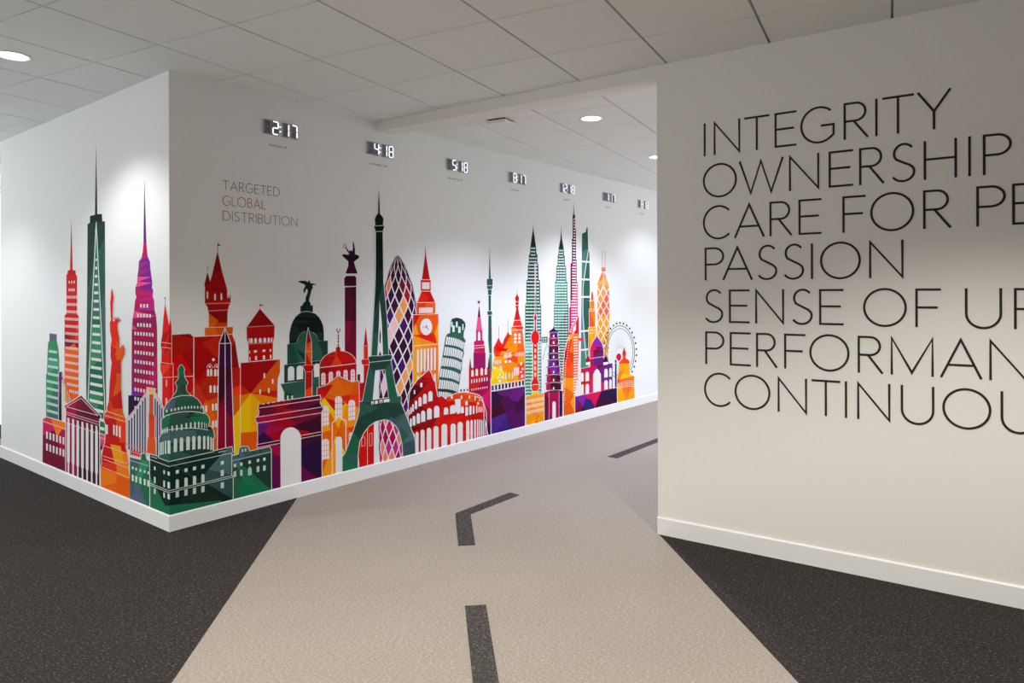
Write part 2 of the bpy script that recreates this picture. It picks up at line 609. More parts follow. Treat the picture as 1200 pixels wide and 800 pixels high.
# lettering on the right wall: (text, cap top z, [(x0, x1) in picture columns / 2.857 from 780])
CAP, WD = .1955, .0112
LINES = [
 ('INTEGRITY', 2.5105, [(129, 133), (161, 250), (264, 348), (365, 438), (451, 568), (596, 679), (703, 709), (726, 832), (843, 956)],
  'word INTEGRITY in tall thin black capitals, top line on the right wall', []),
 ('OWNERSHIP', 2.2605, [(125, 239), (246, 395), (413, 515), (546, 628), (648, 732), (751, 838), (864, 976), (1015, 1021), (1062, 1160)],
  'word OWNERSHIP in thin black capitals, second line on the right wall', []),
 ('CARE FOR PE', 2.0125, [(125, 220), (230, 331), (348, 423), (445, 522), None, (592, 670), (685, 833), (862, 956), None, (1040, 1140), (1160, 1246)],
  'words CARE FOR PE, cut by the photo edge, third line of the right wall', 'OPLE'),
 ('PASSION', 1.7675, [(131, 196), (191, 291), (303, 375), (390, 465), (487, 493), (517, 654), (681, 797)],
  'word PASSION in thin black capitals, fourth line on the right wall', []),
 ('SENSE OF UR', 1.5165, [(127, 194), (212, 281), (300, 397), (418, 494), (514, 596), None, (661, 808), (836, 922), None, (1002, 1127), (1166, 1270)],
  'words SENSE OF UR, cut by the photo edge, fifth line of the right wall', 'GENCY'),
 ('PERFORMAN', 1.2680, [(133, 197), (215, 285), (303, 374), (397, 468), (481, 616), (643, 728), (753, 898), (919, 1060), (1083, 1214)],
  'word PERFORMAN, cut by the right edge of the photo, sixth line on the right wall', 'CE'),
 ('CONTINUOU', 1.0220, [(129, 223), (231, 351), (375, 474), (489, 585), (601, 607), (641, 753), (787, 900), (926, 1091), (1121, 1245)],
  'word CONTINUOU, cut by the right edge of the photo, lowest line on the right wall', 'S'),
]
WIDTHS = {'I': .06, 'N': .74, 'T': .68, 'E': .53, 'G': .86, 'R': .58, 'Y': .78, 'O': 1.0, 'W': 1.12, 'S': .56, 'H': .74, 'P': .52, 'C': .82, 'A': .80, 'F': .5, 'U': .72, 'M': .88, 'L': .46, 'D': .80, 'B': .55}
for text, ztop, xs, label, extra in LINES:
    zb = ztop - CAP
    yy = CYP - (zb + CAP / 2 - EYE) / 4.2 * FPX
    uz = [None if x is None else (wall_uz('C', 780 + x[0] / 2.857, yy)[0], wall_uz('C', 780 + x[1] / 2.857, yy)[0]) for x in xs]
    e = wall_empty('wall_lettering', 'C', uz[0][0], zb)
    tag(e, label, 'lettering', 'lines of black lettering on the right wall')
    u0 = uz[0][0]
    for ch, ab in zip(text, uz):
        if ab is None: continue
        letter_obj(ch, ab[0] - u0, ab[1] - u0, 0, CAP, WD, e, M_LETTER)
    u = uz[-1][1]
    for ch in extra:
        u += .035
        letter_obj(ch, u - u0, u - u0 + max(.012, WIDTHS[ch] * CAP), 0, CAP, WD, e, M_LETTER)
        u += max(.012, WIDTHS[ch] * CAP)

def layout(text, u0, u1, cap):
    ws = [max(WIDTHS[c], .06) for c in text]
    gap = .17
    tot = sum(ws) + gap * (len(text) - 1)
    s = (u1 - u0) / tot
    out, x = [], 0
    for w_ in ws:
        out.append((x * s, (x + w_) * s))
        x += w_ + gap
    return out
for text, zt, u1, mt, lab in (('TARGETED', 2.2660, .791, M_GREYTXT, 'word TARGETED in small thin grey capitals beside the mural corner'),
                              ('GLOBAL', 2.1630, .677, M_REDTXT, 'word GLOBAL in small thin red capitals between two grey words'),
                              ('DISTRIBUTION', 2.0610, .938, M_GREYTXT, 'word DISTRIBUTION in small thin grey capitals above the red castle')):
    e = wall_empty('wall_lettering', 'B', .356, zt - .0655)
    tag(e, lab, 'lettering')
    for ch, (a, b) in zip(text, layout(text, .356, u1, .0655)):
        letter_obj(ch, a, b, 0, .0655, .0042, e, mt, .0012)

# ================================================================== clocks
SEGS = {'a': (0, 1), 'b': (1, .5), 'c': (1, 0), 'd': (0, 0), 'e': (0, 0), 'f': (0, .5), 'g': (0, .5)}
ON = {'0': 'abcdef', '1': 'bc', '2': 'abged', '4': 'fgbc', '5': 'afgcd', '7': 'abc', '8': 'abcdefg', ' ': ''}
CW, CHH, CD = .056, .104, .014
def seg_poly(s, wd_, h_, t_):
    """hexagonal bar for one segment, (x, z) in digit space"""
    g = .0012
    X0, X1, Z0, Zm, Z1 = t_ / 2, wd_ - t_ / 2, t_ / 2, h_ / 2, h_ - t_ / 2
    ends = {'a': ((X0, Z1), (X1, Z1)), 'd': ((X0, Z0), (X1, Z0)), 'g': ((X0, Zm), (X1, Zm)),
            'f': ((X0, Zm), (X0, Z1)), 'b': ((X1, Zm), (X1, Z1)), 'e': ((X0, Z0), (X0, Zm)), 'c': ((X1, Z0), (X1, Zm))}
    (ax, az), (bx, bz) = ends[s]
    t = Vector((bx - ax, bz - az)).normalized()
    n = Vector((-t.y, t.x)) * (t_ / 2)
    a, b = Vector((ax, az)) + t * g, Vector((bx, bz)) - t * g
    r = t_ / 2
    return [a, a + t * r - n, b - t * r - n, b, b - t * r + n, a + t * r + n]
seg_me = {}
def clock(u, z, time, label, small, su, sl, legible=True):
    e = wall_empty('digital_clock', 'B', u, z)
    tag(e, label, 'clock', 'digital world clocks above the mural')
    xs = [0, .066, .153, .222]
    for x, ch in zip(xs, time):
        key = 'body'
        if key not in seg_me:
            v, f = box_vf(0, CW, -CD, 0, 0, CHH)
            b = mesh_obj('digit', v, f, M_CLOCKB, e)
            md = b.modifiers.new('bevel', 'BEVEL'); md.width = .004; md.segments = 3
            seg_me[key] = b.data
        else:
            b = link(bpy.data.objects.new('digit', seg_me[key]), e)
            md = b.modifiers.new('bevel', 'BEVEL'); md.width = .004; md.segments = 3
        b.location = (x, 0, 0)
        if 'face' not in seg_me:
            v, f = box_vf(.002, CW - .002, -CD - .0015, -CD + .001, .002, CHH - .002)
            fc = mesh_obj('dark_face', v, f, M_CLOCKD, b)
            seg_me['face'] = fc.data
        else:
            link(bpy.data.objects.new('dark_face', seg_me['face']), b)
        for s in 'abcdefg':
            on = s in ON[ch]
            if (s, on) not in seg_me:
                pl = seg_poly(s, CW - .006, CHH - .006, .0086)
                v = [(p.x + .003, -CD - .0045, p.y + .003) for p in pl] + [(p.x + .003, -CD - .001, p.y + .003) for p in pl]
                f = [tuple(range(6))] + [((i_ + 1) % 6, i_, 6 + i_, 6 + (i_ + 1) % 6) for i_ in range(6)]
                o = mesh_obj('segment', v, f, M_SEGON if on else M_SEGOFF, b)
                seg_me[(s, on)] = o.data
            else:
                o = link(bpy.data.objects.new('segment', seg_me[(s, on)]), b)
            if on: o['label'] = 'lit white segment'
    # colon dots and the thin rail that carries the digits
    for zz in (.032, .066):
        v, f = box_vf(.1345, .1400, -CD - .003, -.004, zz, zz + .006)
        mesh_obj('colon_dot', v, f, M_SEGON, e)
    v, f = box_vf(.055, .225, -.006, 0, .040, .060)
    mesh_obj('mounting_rail', v, f, M_CLOCKB, e)
    # printed place name under the clock
    fc = bpy.data.curves.new('place_name', 'FONT')
    fc.body = small
    fc.size = .0235
    fo = bpy.data.objects.new('place_name', fc)
    COL.objects.link(fo)
    bpy.context.view_layer.update()
    me = bpy.data.meshes.new_from_object(fo.evaluated_get(bpy.context.evaluated_depsgraph_get()))
    COL.objects.unlink(fo)
    bpy.data.objects.remove(fo)
    wd_ = max(v_.co.x for v_ in me.vertices)
    sc_ = (sl / wd_)
    for v_ in me.vertices:
        v_.co = Vector((v_.co.x * sc_, -.0008, v_.co.y * min(1.0, max(.8, sc_))))
    me.materials.clear()
    me.materials.append(M_SMALLTXT)
    t = bpy.data.objects.new('place_name', me)
    COL.objects.link(t)
    p = wpt('B', u + su, z - .078, 0)
    t.location = p
    t.rotation_euler = (0, 0, math.atan2(TB.y, TB.x))
    tag(t, 'small printed place name under ' + label[0].lower() + label[1:], 'lettering', 'place names under the clocks')
Zc = 2.633
clock(.655, Zc, ' 217', 'digital clock reading 2:17, first from the mural corner', 'Honolulu, HI', .05, .145)
clock(1.590, Zc, ' 418', 'digital clock reading 4:18, above the dark green iron tower', 'Los Angeles, CA', .03, .185)
clock(2.520, Zc, ' 518', 'digital clock reading 5:18, third from the mural corner', 'Salt Lake City, UT', .02, .205)
clock(3.430, Zc, ' 817', 'digital clock reading 8:17, fourth from the mural corner', 'New York, NY', .045, .14)
clock(4.360, Zc, '1218', 'digital clock above the tip of the magenta needle tower', 'London, UK', .06, .15)
clock(5.290, Zc, ' 117', 'digital clock second from the right', 'Paris', .07, .10)
clock(6.190, Zc, ' 818', 'last digital clock at the right, nearest the lettered wall', 'Hong Kong', .06, .12)
# ================================================================== printed skyline (flat vinyl on the two mural walls)
XK = 198.6                                       # picture column of the mural corner
VX = {'A': 600 + FPX * TA.x / TA.y, 'B': 600 + FPX * TB.x / TB.y}
def wl(x): return 'A' if x < XK else 'B'
def PY(x0, y, x, w_=None):
    """follow a horizontal line of the wall from column x0, row y to column x"""
    v = VX[w_ or wl(x0)]
    return CYP + (y - CYP) * (x - v) / (x0 - v)
def base_y(x):
    return PY(XK, 603.2, x, wl(x))
def Q(s, ox=0, oy=0, sc=1.0):
    out = []
    for t in s.split():
        a, b = t.split(',')
        out.append((ox + float(a) / sc, oy + float(b) / sc))
    return out
def rect(x0, y0, x1, y1, w_=None):
    w_ = w_ or wl((x0 + x1) / 2)
    return [(x0, y0), (x1, PY(x0, y0, x1, w_)), (x1, PY(x0, y1, x1, w_)), (x0, y1)]
def arch(cx, top, bot, wd_, n=6, pointed=False, ht=None):
    r = wd_ / 2
    ht = ht or r * 1.2
    if pointed:
        cap_ = [(cx - r, top + ht), (cx - r * .55, top + ht * .4), (cx, top), (cx + r * .55, top + ht * .4), (cx + r, top + ht)]
    else:
        cap_ = [(cx - r * math.cos(math.pi * k_ / n), top + ht - ht * math.sin(math.pi * k_ / n)) for k_ in range(n + 1)]
    return cap_ + [(cx + r, PY(cx, bot, cx + r)), (cx - r, PY(cx, bot, cx - r))]
def ell(cx, cy, rx, ry, n=16, a0=0, a1=360):
    full = abs(a1 - a0) >= 360
    m_ = n if full else n + 1
    return [(cx + rx * math.cos(math.radians(a0 + (a1 - a0) * k_ / n)), cy - ry * math.sin(math.radians(a0 + (a1 - a0) * k_ / n))) for k_ in range(m_)]

dkg, g0, g1, g2, g3, g4, teal = (20, 42, 36), (34, 64, 55), (44, 90, 74), (34, 110, 76), (54, 138, 98), (126, 186, 160), (72, 104, 106)
slate = (86, 100, 118)
dred, red, red2, rorg, org, org2, yorg, yel = (140, 10, 14), (196, 12, 10), (224, 24, 16), (232, 58, 16), (226, 92, 6), (240, 122, 20), (242, 156, 12), (240, 202, 6)
wine, dwine, mag, mag2, pink, purp, dpur, viol, navy = (110, 10, 46), (66, 8, 38), (166, 8, 72), (200, 18, 96), (232, 76, 132), (100, 24, 116), (44, 14, 62), (130, 34, 156), (44, 34, 104)
peach, palep = (240, 176, 110), (238, 196, 196)
LN = (232, 206, 196)
LNG = (190, 208, 198)
WHITE = 'W'
def colv(c, jit=0.0, rnd=random):
    if c == WHITE: return WHITE_LIN
    r = lin(c)
    if jit:
        k_ = 1 + rnd.uniform(-jit, jit)
        r = tuple(min(1, v * k_) for v in r)
    return tuple(v * 1.04 for v in r)

def clip_half(poly, a, b, c):
    """split convex polygon by a x + b y = c; returns (neg, pos)"""
    neg, pos = [], []
    n = len(poly)
    for i in range(n):
        p, q_ = poly[i], poly[(i + 1) % n]
        dp, dq = a * p[0] + b * p[1] - c, a * q_[0] + b * q_[1] - c
        if dp <= 0: neg.append(p)
        if dp >= 0: pos.append(p)
        if dp * dq < 0:
            t = dp / (dp - dq)
            x = (p[0] + t * (q_[0] - p[0]), p[1] + t * (q_[1] - p[1]))
            neg.append(x); pos.append(x)
    def ok(s): return len(s) > 2 and abs(area2(s)) > 1e-5
    return (neg if ok(neg) else None), (pos if ok(pos) else None)

def tri(poly):
    vs = [Vector((p[0], p[1], 0)) for p in poly]
    return [[poly[i] for i in t] for t in tessellate_polygon([vs])]

SEPARATE = {'arch', 'column', 'tall_window', 'arch_window', 'roof', 'hanger', 'band', 'diamond'}
class Art:
    def __init__(s, name, label, L):
        s.name, s.label, s.L = name, label, L
        s.parts = {}
        s.cnt = 0
        s.rnd = random.Random(name + label)
    def key(s, part):
        """pieces large enough to pick apart become parts of their own"""
        if part in SEPARATE:
            s.cnt += 1
            return part + '#%d' % s.cnt
        return part
    def add(s, part, poly, col, sub):
        """convex polygon in picture space"""
        d_ = s.parts.setdefault(part, [])
        neg, pos = clip_half(poly, 1, 0, XK)
        if neg: d_.append(('A', neg, col, sub))
        if pos: d_.append(('B', pos, col, sub))
        return s
    def fill(s, pts, seeds, cuts=(), auto=0, part='facade', jit=.10, sub=1):
        """seeds: one colour, or [(x, y, colour)] nearest wins"""
        part = s.key(part)
        auto = auto // 2
        pcs = tri(pts)
        cl = list(cuts)
        if auto:
            xs, ys = [p[0] for p in pts], [p[1] for p in pts]
            for _ in range(auto):
                cx, cy = s.rnd.uniform(min(xs), max(xs)), s.rnd.uniform(min(ys), max(ys))
                a = s.rnd.uniform(.25, 1.3) * s.rnd.choice((-1, 1))
                cl.append((cx, cy, cx + math.cos(a) * 10, cy + math.sin(a) * 10))
        lines = []
        for (x0, y0, x1, y1) in cl:
            a, b = y1 - y0, x0 - x1
            lines.append((a, b, a * x0 + b * y0))
        shade = {}
        for pc in pcs:
            cur = [pc]
            for a, b, c in lines:
                nx = []
                for p in cur:
                    for h_ in clip_half(p, a, b, c):
                        if h_: nx.append(h_)
                cur = nx
            for p in cur:
                cx, cy = sum(q_[0] for q_ in p) / len(p), sum(q_[1] for q_ in p) / len(p)
                key = tuple(a * cx + b * cy > c for a, b, c in lines)
                if isinstance(seeds, list):
                    c_ = min(seeds, key=lambda q_: (q_[0] - cx) ** 2 + (q_[1] - cy) ** 2)[2]
                else:
                    c_ = seeds
                if (key, c_) not in shade:
                    shade[(key, c_)] = colv(c_, jit if lines else 0, s.rnd)
                s.add(part, p, shade[(key, c_)], sub)
        return s
    def line(s, pts, wd=.8, col=LN, part='line_work', closed=False, sub=2):
        c_ = colv(col)
        n = len(pts)
        for i in range(n if closed else n - 1):
            p, q_ = pts[i], pts[(i + 1) % n]
            dx, dy = q_[0] - p[0], q_[1] - p[1]
            l = math.hypot(dx, dy)
            if l < 1e-4: continue
            ex, ey = dx / l * wd * .4, dy / l * wd * .4
            nx, ny = -dy / l * wd / 2, dx / l * wd / 2
            s.add(part, [(p[0] - ex + nx, p[1] - ey + ny), (q_[0] + ex + nx, q_[1] + ey + ny), (q_[0] + ex - nx, q_[1] + ey - ny), (p[0] - ex - nx, p[1] - ey - ny)], c_, sub)
        return s
    def hl(s, x0, y, x1, wd=.8, col=LN, part='line_work'):
        return s.line([(x0, y), (x1, PY(x0, y, x1))], wd, col, part)
    def edge(s, pts, wd=1.6, col=WHITE):
        return s.line(pts, wd, col, 'white_outline', True, 0)
    def body(s, pts, seeds, cuts=(), auto=0, w=1.5, **k_):
        s.edge(pts, w)
        return s.fill(pts, seeds, cuts, auto, **k_)
    def win(s, polys, col=WHITE, part='window', sub=3):
        c_ = colv(col)
        for p in polys:
            pk = s.key(part)
            for t in tri(p):
                s.add(pk, t, c_, sub)
        return s
    def done(s):
        xs = [p[0] for d_ in s.parts.values() for (w_, poly, c, sb_) in d_ for p in poly]
        ys = [p[1] for d_ in s.parts.values() for (w_, poly, c, sb_) in d_ for p in poly]
        cx, cy = (min(xs) + max(xs)) / 2, max(ys)
        W_ = wl(cx)
        u, z = wall_uz(W_, cx, cy)
        e = wall_empty(s.name, W_, u, z)
        tag(e, s.label, 'wall decal')
        inv = (Matrix.Translation(e.location) @ Matrix.Rotation(e.rotation_euler.z, 4, 'Z')).inverted()
        for part, lst in s.parts.items():
            v, f, c = [], [], []
            for (w_, poly, cc, sub) in lst:
                off = .0003 + s.L * .0005 + sub * .00006
                b0 = len(v)
                pl = []
                for (x, y) in poly:
                    u_, z_ = wall_uz(w_, x, y)
                    if abs(x - XK) < .01: u_ = off if w_ == 'A' else -off   # meet exactly on the corner
                    pl.append((u_, max(z_, BH + .0004)))
                if area2(pl) < 0: pl = pl[::-1]
                for (u_, z_) in pl:
                    v.append(inv @ wpt(w_, u_, z_, off))
                f.append(tuple(range(b0, b0 + len(pl))))
                c.append(cc)
            o = mesh_obj(part.split('#')[0], v, f, M_VINYL, e, colors=c)
            if part in ('window', 'line_work', 'dash', 'white_outline', 'white_lattice', 'colonnade', 'spoke', 'cabin', 'cresting', 'merlon', 'battlement', 'crown_spikes', 'finial_beads'): o['kind'] = 'stuff'
        return e
def grid(x0, x1, n, y, h_, wd_, w_=None):
    """row of n upright windows starting at column x0, row y (rows follow the wall)"""
    r = []
    for k_ in range(n):
        x = x0 + (x1 - x0) * k_ / max(1, n - 1)
        yy = PY(x0, y, x, w_)
        r.append(rect(x - wd_ / 2, yy, x + wd_ / 2, yy + h_))
    return r

# ---------------------------------------------------------------- short wall (A)
a = Art('stepped_tower_decal', 'mint green stepped tower with pale horizontal bands, far left of the mural', 0)
pts = [(58, 390.5), (66.5, 391.5), (66.5, 398), (68.5, 409), (69.5, 420), (69.7, 500), (54, 496), (54, 438), (55, 437), (55.5, 419), (56.5, 400.5), (58, 400)]
a.fill(pts, [(62, 394, slate), (60, 405, g3), (66, 412, g3), (60, 430, (70, 150, 120)), (66, 440, g3), (58, 460, g3), (66, 480, teal), (58, 485, g3)], auto=7)
for y, x0, x1 in ((409.7, 57.2, 67), (418.8, 57, 67), (427.3, 56.2, 68.3), (436, 55.8, 68.5), (444.6, 54.8, 68.2), (453, 54.8, 68.2), (462, 55, 68), (470.4, 55, 68), (479, 55, 68), (487.5, 55, 68)):
    a.win([rect(x0, y, x1, y + 3.1)], (178, 210, 194), 'band')
a.done()
a = Art('spire_tower_decal', 'slim red to orange skyscraper with white window rows and needle spire', 0)
pts = [(83.6, 256), (84.7, 295), (85.2, 316), (88.5, 317), (89, 322), (90.4, 323), (90.4, 368), (92.2, 370), (92.2, 480), (75.6, 470), (75.7, 369), (77.8, 368), (77.8, 322), (79, 321), (79.5, 317), (82.1, 316), (82.6, 295)]
a.fill(pts, [(84, 300, red), (84, 360, (206, 26, 24)), (79, 385, red), (88, 385, rorg), (84, 402, dred), (78, 420, org), (90, 420, rorg), (78, 440, yorg), (90, 440, org), (84, 460, yorg)], auto=8)
for y, x0, x1, n in ((329, 81, 87, 3), (338, 81, 87, 4), (346.5, 79, 89.3, 6), (354.9, 79, 89.3, 6), (363.4, 79, 89.3, 6), (371.8, 77.2, 91, 8), (380.2, 77.2, 91, 8), (388.7, 77.2, 91, 8), (397.1, 77.2, 91, 8), (405.6, 77.2, 91, 8), (414, 77.2, 91, 8), (422.5, 77.2, 91, 8), (431, 77.2, 91, 8), (439.4, 77.2, 91, 8), (447.9, 79, 91, 7), (456.3, 82, 91, 5)):
    a.win(grid(x0, x1, n, y, 3.2, 1.05))
a.done()
a = Art('dark_tower_decal', 'tall dark green skyscraper with needle mast and white banded inner triangle', 0)
pts = [(112.7, 168), (113.4, 210), (114.1, 251), (119.4, 250.5), (120, 259.5), (123, 259), (123.4, 340), (124.2, 440), (124.8, 515), (101.6, 505), (101, 440), (102.2, 340), (102.6, 262.5), (105.3, 261), (105.5, 253), (111.3, 251.5), (112, 210)]
a.fill(pts, [(112, 200, dkg), (112, 256, dkg), (105, 290, g0), (121, 290, g0), (105, 330, g0), (121, 330, g1), (103, 400, g1), (122, 400, teal), (103, 470, g1), (122, 470, teal)], auto=6)
tri_in = [(112.8, 260), (118.5, 380), (122.3, 460), (123.8, 512), (101.5, 503), (103.6, 460), (107, 380)]
a.fill(tri_in, [(113, 300, teal), (113, 330, (60, 110, 95)), (110, 380, g2), (116, 395, g3), (108, 430, teal), (116, 440, g2), (110, 470, g3), (118, 480, g2)], auto=8, part='inner_face', sub=2)
a.line([(101.5, 503), (103.6, 460), (107, 380), (112.8, 260), (118.5, 380), (122.3, 460), (123.8, 512)], .9, (225, 235, 228), sub=3)
for k_ in range(22):
    y = 303 + 9.63 * k_
    t = (y - 260) / 243
    xl, xr = 112.8 - t * 10.6 + 1.1, 112.8 + t * 11.2 - 1.3
    a.win([rect(xl, y, xr, y + 2.6 + min(1.0, t * 1.2))], WHITE, 'band')
a.done()
a = Art('rounded_tower_decal', 'magenta and purple skyscraper with curved shoulders and a long needle spire', 0)
pts = Q('619,215 629,550 633,600 636,625 648,650 650,690 656,730 660,760 657,800', 30, 160, 4.444) + Q('660,30 665,50 662,75 670,100 672,150 680,180 685,240 688,600 688,800 535,800 535,592 552,590 553,250 558,190 565,150 570,100 577,80 572,60 572,30 583,0', 30, 330, 4.444) + Q('580,760 582,730 588,690 590,650 604,630 610,600 614,550', 30, 160, 4.444)
a.fill(pts, [(169, 230, purp), (169, 290, mag2), (167, 310, (150, 40, 120)), (171, 310, viol), (164, 330, pink), (174, 330, viol), (165, 350, mag2), (172, 350, (190, 30, 130)), (160, 370, pink), (172, 375, (150, 20, 90)), (165, 400, mag), (158, 420, rorg), (172, 420, mag), (160, 440, (150, 20, 90)), (175, 445, mag2), (158, 460, viol), (165, 470, dpur), (178, 470, mag), (155, 485, dpur), (172, 495, wine)],
       cuts=[(160, 385, 180, 405), (155, 405, 185, 380), (150, 450, 190, 480), (155, 500, 175, 440)], auto=9)
a.win(grid(165.3, 172.6, 3, 356, 4.2, 1.9))
for y in (367.3, 378.3): a.win(grid(161.8, 176, 5, y, 4.2, 1.9))
for y in (388.5, 399.4, 410.3, 421.2, 432, 442.9, 453.8, 464.6, 475.5): a.win(grid(158.6, 179, 7, y, 4, 1.8))
a.done()
a = Art('bridge_pylon_decal', 'thin dark purple bridge pylon with slanting pale cables beside the mint tower', 1)
a.body(Q('240,555 278,555 276,612 284,622 284,638 275,650 272,800 275,1130 238,1130 243,800 242,650 236,638 236,622 243,612', 45, 380, 10), [(70, 440, purp), (70, 470, dpur), (70, 500, navy)], auto=3, w=1.2)
for k_, c in enumerate(((236, 190, 140), (210, 150, 190), (236, 150, 120), (190, 130, 190), (240, 200, 130), (220, 150, 160))):
    a.line([(73.2, 436 + k_ * 2.2), (76.5 + k_ * .6, 452 + k_ * 1.5), (83 + k_ * .5, 468 + k_ * 2)], .55, c)
for k_ in range(4):
    a.line([(74.3 + k_ * 2.2, 446 + k_ * 6), (74.3 + k_ * 2.2, 490)], .9, ((238, 214, 160), (238, 200, 190), (240, 190, 120), (210, 170, 210))[k_])
a.done()
a = Art('low_house_decal', 'low magenta building with two rows of white windows, first of the short wall mural', 2)
pts = [(50.5, 491), (55, 488.5), (58, 489.5), (77.5, 495), (77.5, base_y(77.5)), (50, base_y(50))]
a.body(pts, [(52, 500, mag2), (60, 495, (215, 60, 80)), (72, 500, org2), (76, 508, pink), (52, 520, mag2), (60, 515, (120, 8, 50)), (70, 515, mag), (56, 535, (190, 20, 100)), (66, 540, wine), (75, 530, wine), (75, 545, dwine)], cuts=[(60, 490, 78, 548), (50, 510, 72, 500)], auto=5)
a.line([(50.3, 493), (77.3, 502.5)], .7)
a.win(grid(55.3, 74.6, 6, 505.2, 8.3, 1.9)); a.win(grid(55.3, 74.6, 6, 519, 8.3, 1.9))
a.done()
a = Art('temple_decal', 'wine red classical temple front with triangular gable and white columns', 3)
pts = [(76.2, 475.5), (95.5, 463.3), (118.3, 487.5), (117.5, 490.2), (116.6, 490.5), (116.8, base_y(116.8)), (77.7, base_y(77.7)), (77.7, 478), (76.4, 477)]
a.body(pts, [(84, 474, mag), (92, 475, (130, 10, 50)), (98, 476, wine), (110, 485, dwine), (80, 490, mag), (95, 495, wine), (112, 497, dwine), (80, 520, (150, 10, 60)), (95, 520, wine), (110, 520, dwine), (115, 525, navy), (82, 550, mag), (98, 555, dwine), (114, 560, dpur)], cuts=[(89.5, 460, 89.5, 500), (97, 468, 93, 500)], auto=4, w=1.8)
a.line([(78.2, 476.4), (95.3, 466.2), (115.2, 486.8)], .7, closed=True)
a.line([(77.6, 482.5), (116.4, 494.5)], .6); a.line([(77.6, 484.8), (116.4, 497.5)], .6); a.line([(77.6, 495), (116, 508)], .5)
for k_ in range(7):
    x = 80.5 + 5.48 * k_
    yt = 489 + k_ * 1.55
    yb = 540 + k_ * 2.3
    a.win([[(x - 1.1, yt), (x + 1.1, yt + .8), (x + 1.1, yt + 5), (x + 1.6, yt + 7), (x + 1.6, yb), (x + .9, yb + 3), (x + .9, base_y(x + .9)), (x - .9, base_y(x - .9)), (x - .9, yb + 2), (x - 1.6, yb), (x - 1.6, yt + 7), (x - 1.1, yt + 5)]], WHITE, 'column')
a.done()
a = Art('narrow_house_decal', 'sliver of a pink and wine house between the temple and the red statue', 2)
a.body([(116.8, 507.5), (126, 511), (126, 560), (116.8, 556)], [(120, 512, pink), (120, 519, (210, 50, 130)), (120, 530, wine), (120, 545, purp)], cuts=[(116, 521, 126, 525)], auto=2)
a.line([(116.8, 512), (126, 516)], .6); a.win([rect(118.6, 527, 120.6, 536), rect(118.6, 543, 120, 549)])
a.done()
a = Art('statue_decal', 'red and orange statue of a robed figure raising a torch, on a tall plinth', 4)
body = Q('448,45 452,36 458,60 461,85 457,120 456,200 462,208 470,196 478,205 484,212 480,228 484,262 490,290 493,345 505,330 512,330 520,350 518,375 508,400 500,420 500,480 500,560 508,660 510,700', 30, 330, 4.444) + Q('510,190 523,230 525,350 522,372 530,400 540,460 536,480 541,500 545,540', 30, 440, 4.444)
body += [(152.4, base_y(152.4)), (118.5, base_y(118.5))] + Q('392,480 400,450 398,420 405,380 415,350 420,260 410,228 412,200', 30, 440, 4.444) + Q('428,670 425,660 435,620 440,520 445,470 450,420 444,390 445,330 450,300 442,260 440,215 446,200 442,110 445,90', 30, 330, 4.444)
a.body(body, [(132, 345, red2), (132, 390, (236, 40, 12)), (132, 420, (216, 24, 12)), (142, 415, org), (131, 450, red2), (139, 450, org), (128, 480, rorg), (136, 470, red), (142, 480, org), (127, 500, red), (135, 510, (200, 20, 8)), (142, 505, rorg), (148, 520, red), (139, 530, yorg), (128, 530, red), (146, 545, org2), (130, 550, rorg), (138, 565, org), (124, 560, org2), (147, 570, org)],
       cuts=[(137, 500, 147, 548), (137, 500, 137, 545), (132, 470, 140, 430), (128, 480, 143, 500), (136, 548, 142, 575)], auto=7, w=1.4)
for ang in (20, 45, 70, 95, 120):
    r = math.radians(ang)
    a.line([(136.8 + 1.5 * math.cos(r), 377.5 - 1.5 * math.sin(r)), (136.8 + 5.6 * math.cos(r), 377.5 - 6.0 * math.sin(r))], .95, red2, 'crown_spikes', sub=3)
for (x0, y0, x1, y1) in ((123, 480.8, 145, 488), (122, 486, 147.5, 494), (123.5, 522.5, 147, 530.2), (121.2, 534, 149.5, 543), (121.5, 537.8, 149.5, 547.6), (119.5, 547, 151.8, 559.8)):
    a.line([(x0, y0), (x1, y1)], .7, (244, 190, 160))
a.win([rect(133.1, 497.5, 134.9, 509), rect(136.3, 498, 138.1, 510.5), rect(139.8, 499, 141.8, 512), rect(124.2, 497, 126.8, 508)])
a.done()
a = Art('suspension_bridge_decal', 'coral bridge pylon with swooping cables and dark vertical hangers', 3)
mesh_ = [(148.8, 491), (158, 482), (167, 467), (173, 459), (182.5, 459), (190, 474), (193, 482), (193, 540), (149, 526)]
a.fill(mesh_, [(160, 500, (206, 206, 212)), (185, 500, (206, 206, 212))], part='hanger_field', sub=0)
for x, t, c in ((151.6, 491, dpur), (154.7, 488.5, dpur), (158, 484, navy), (161.3, 478, dpur), (164.4, 473.5, navy), (167.4, 468.5, dpur), (170.4, 464.5, dwine), (182.2, 466, navy), (184.7, 469, dpur), (187.4, 473, purp), (190, 477, navy)):
    a.win([[(x - .75, t + 1), (x + .75, t + 1), (x + .75, min(PY(150, 526, x), 540)), (x - .75, min(PY(150, 526, x), 540))]], c, 'hanger', 1)
a.line([(148.8, 490.5), (153, 486.5), (158, 480.5), (163, 473.5), (168, 465.5), (173, 458.5)], 2.0, WHITE, sub=2)
a.line([(148.8, 490.5), (153, 486.5), (158, 480.5), (163, 473.5), (168, 465.5), (173, 458.5)], .9, (236, 130, 110), sub=3)
a.line([(182, 459.5), (186, 467), (190, 474), (193, 481.5)], 2.0, WHITE, sub=2)
a.line([(182, 459.5), (186, 467), (190, 474), (193, 481.5)], .9, (236, 130, 110), sub=3)
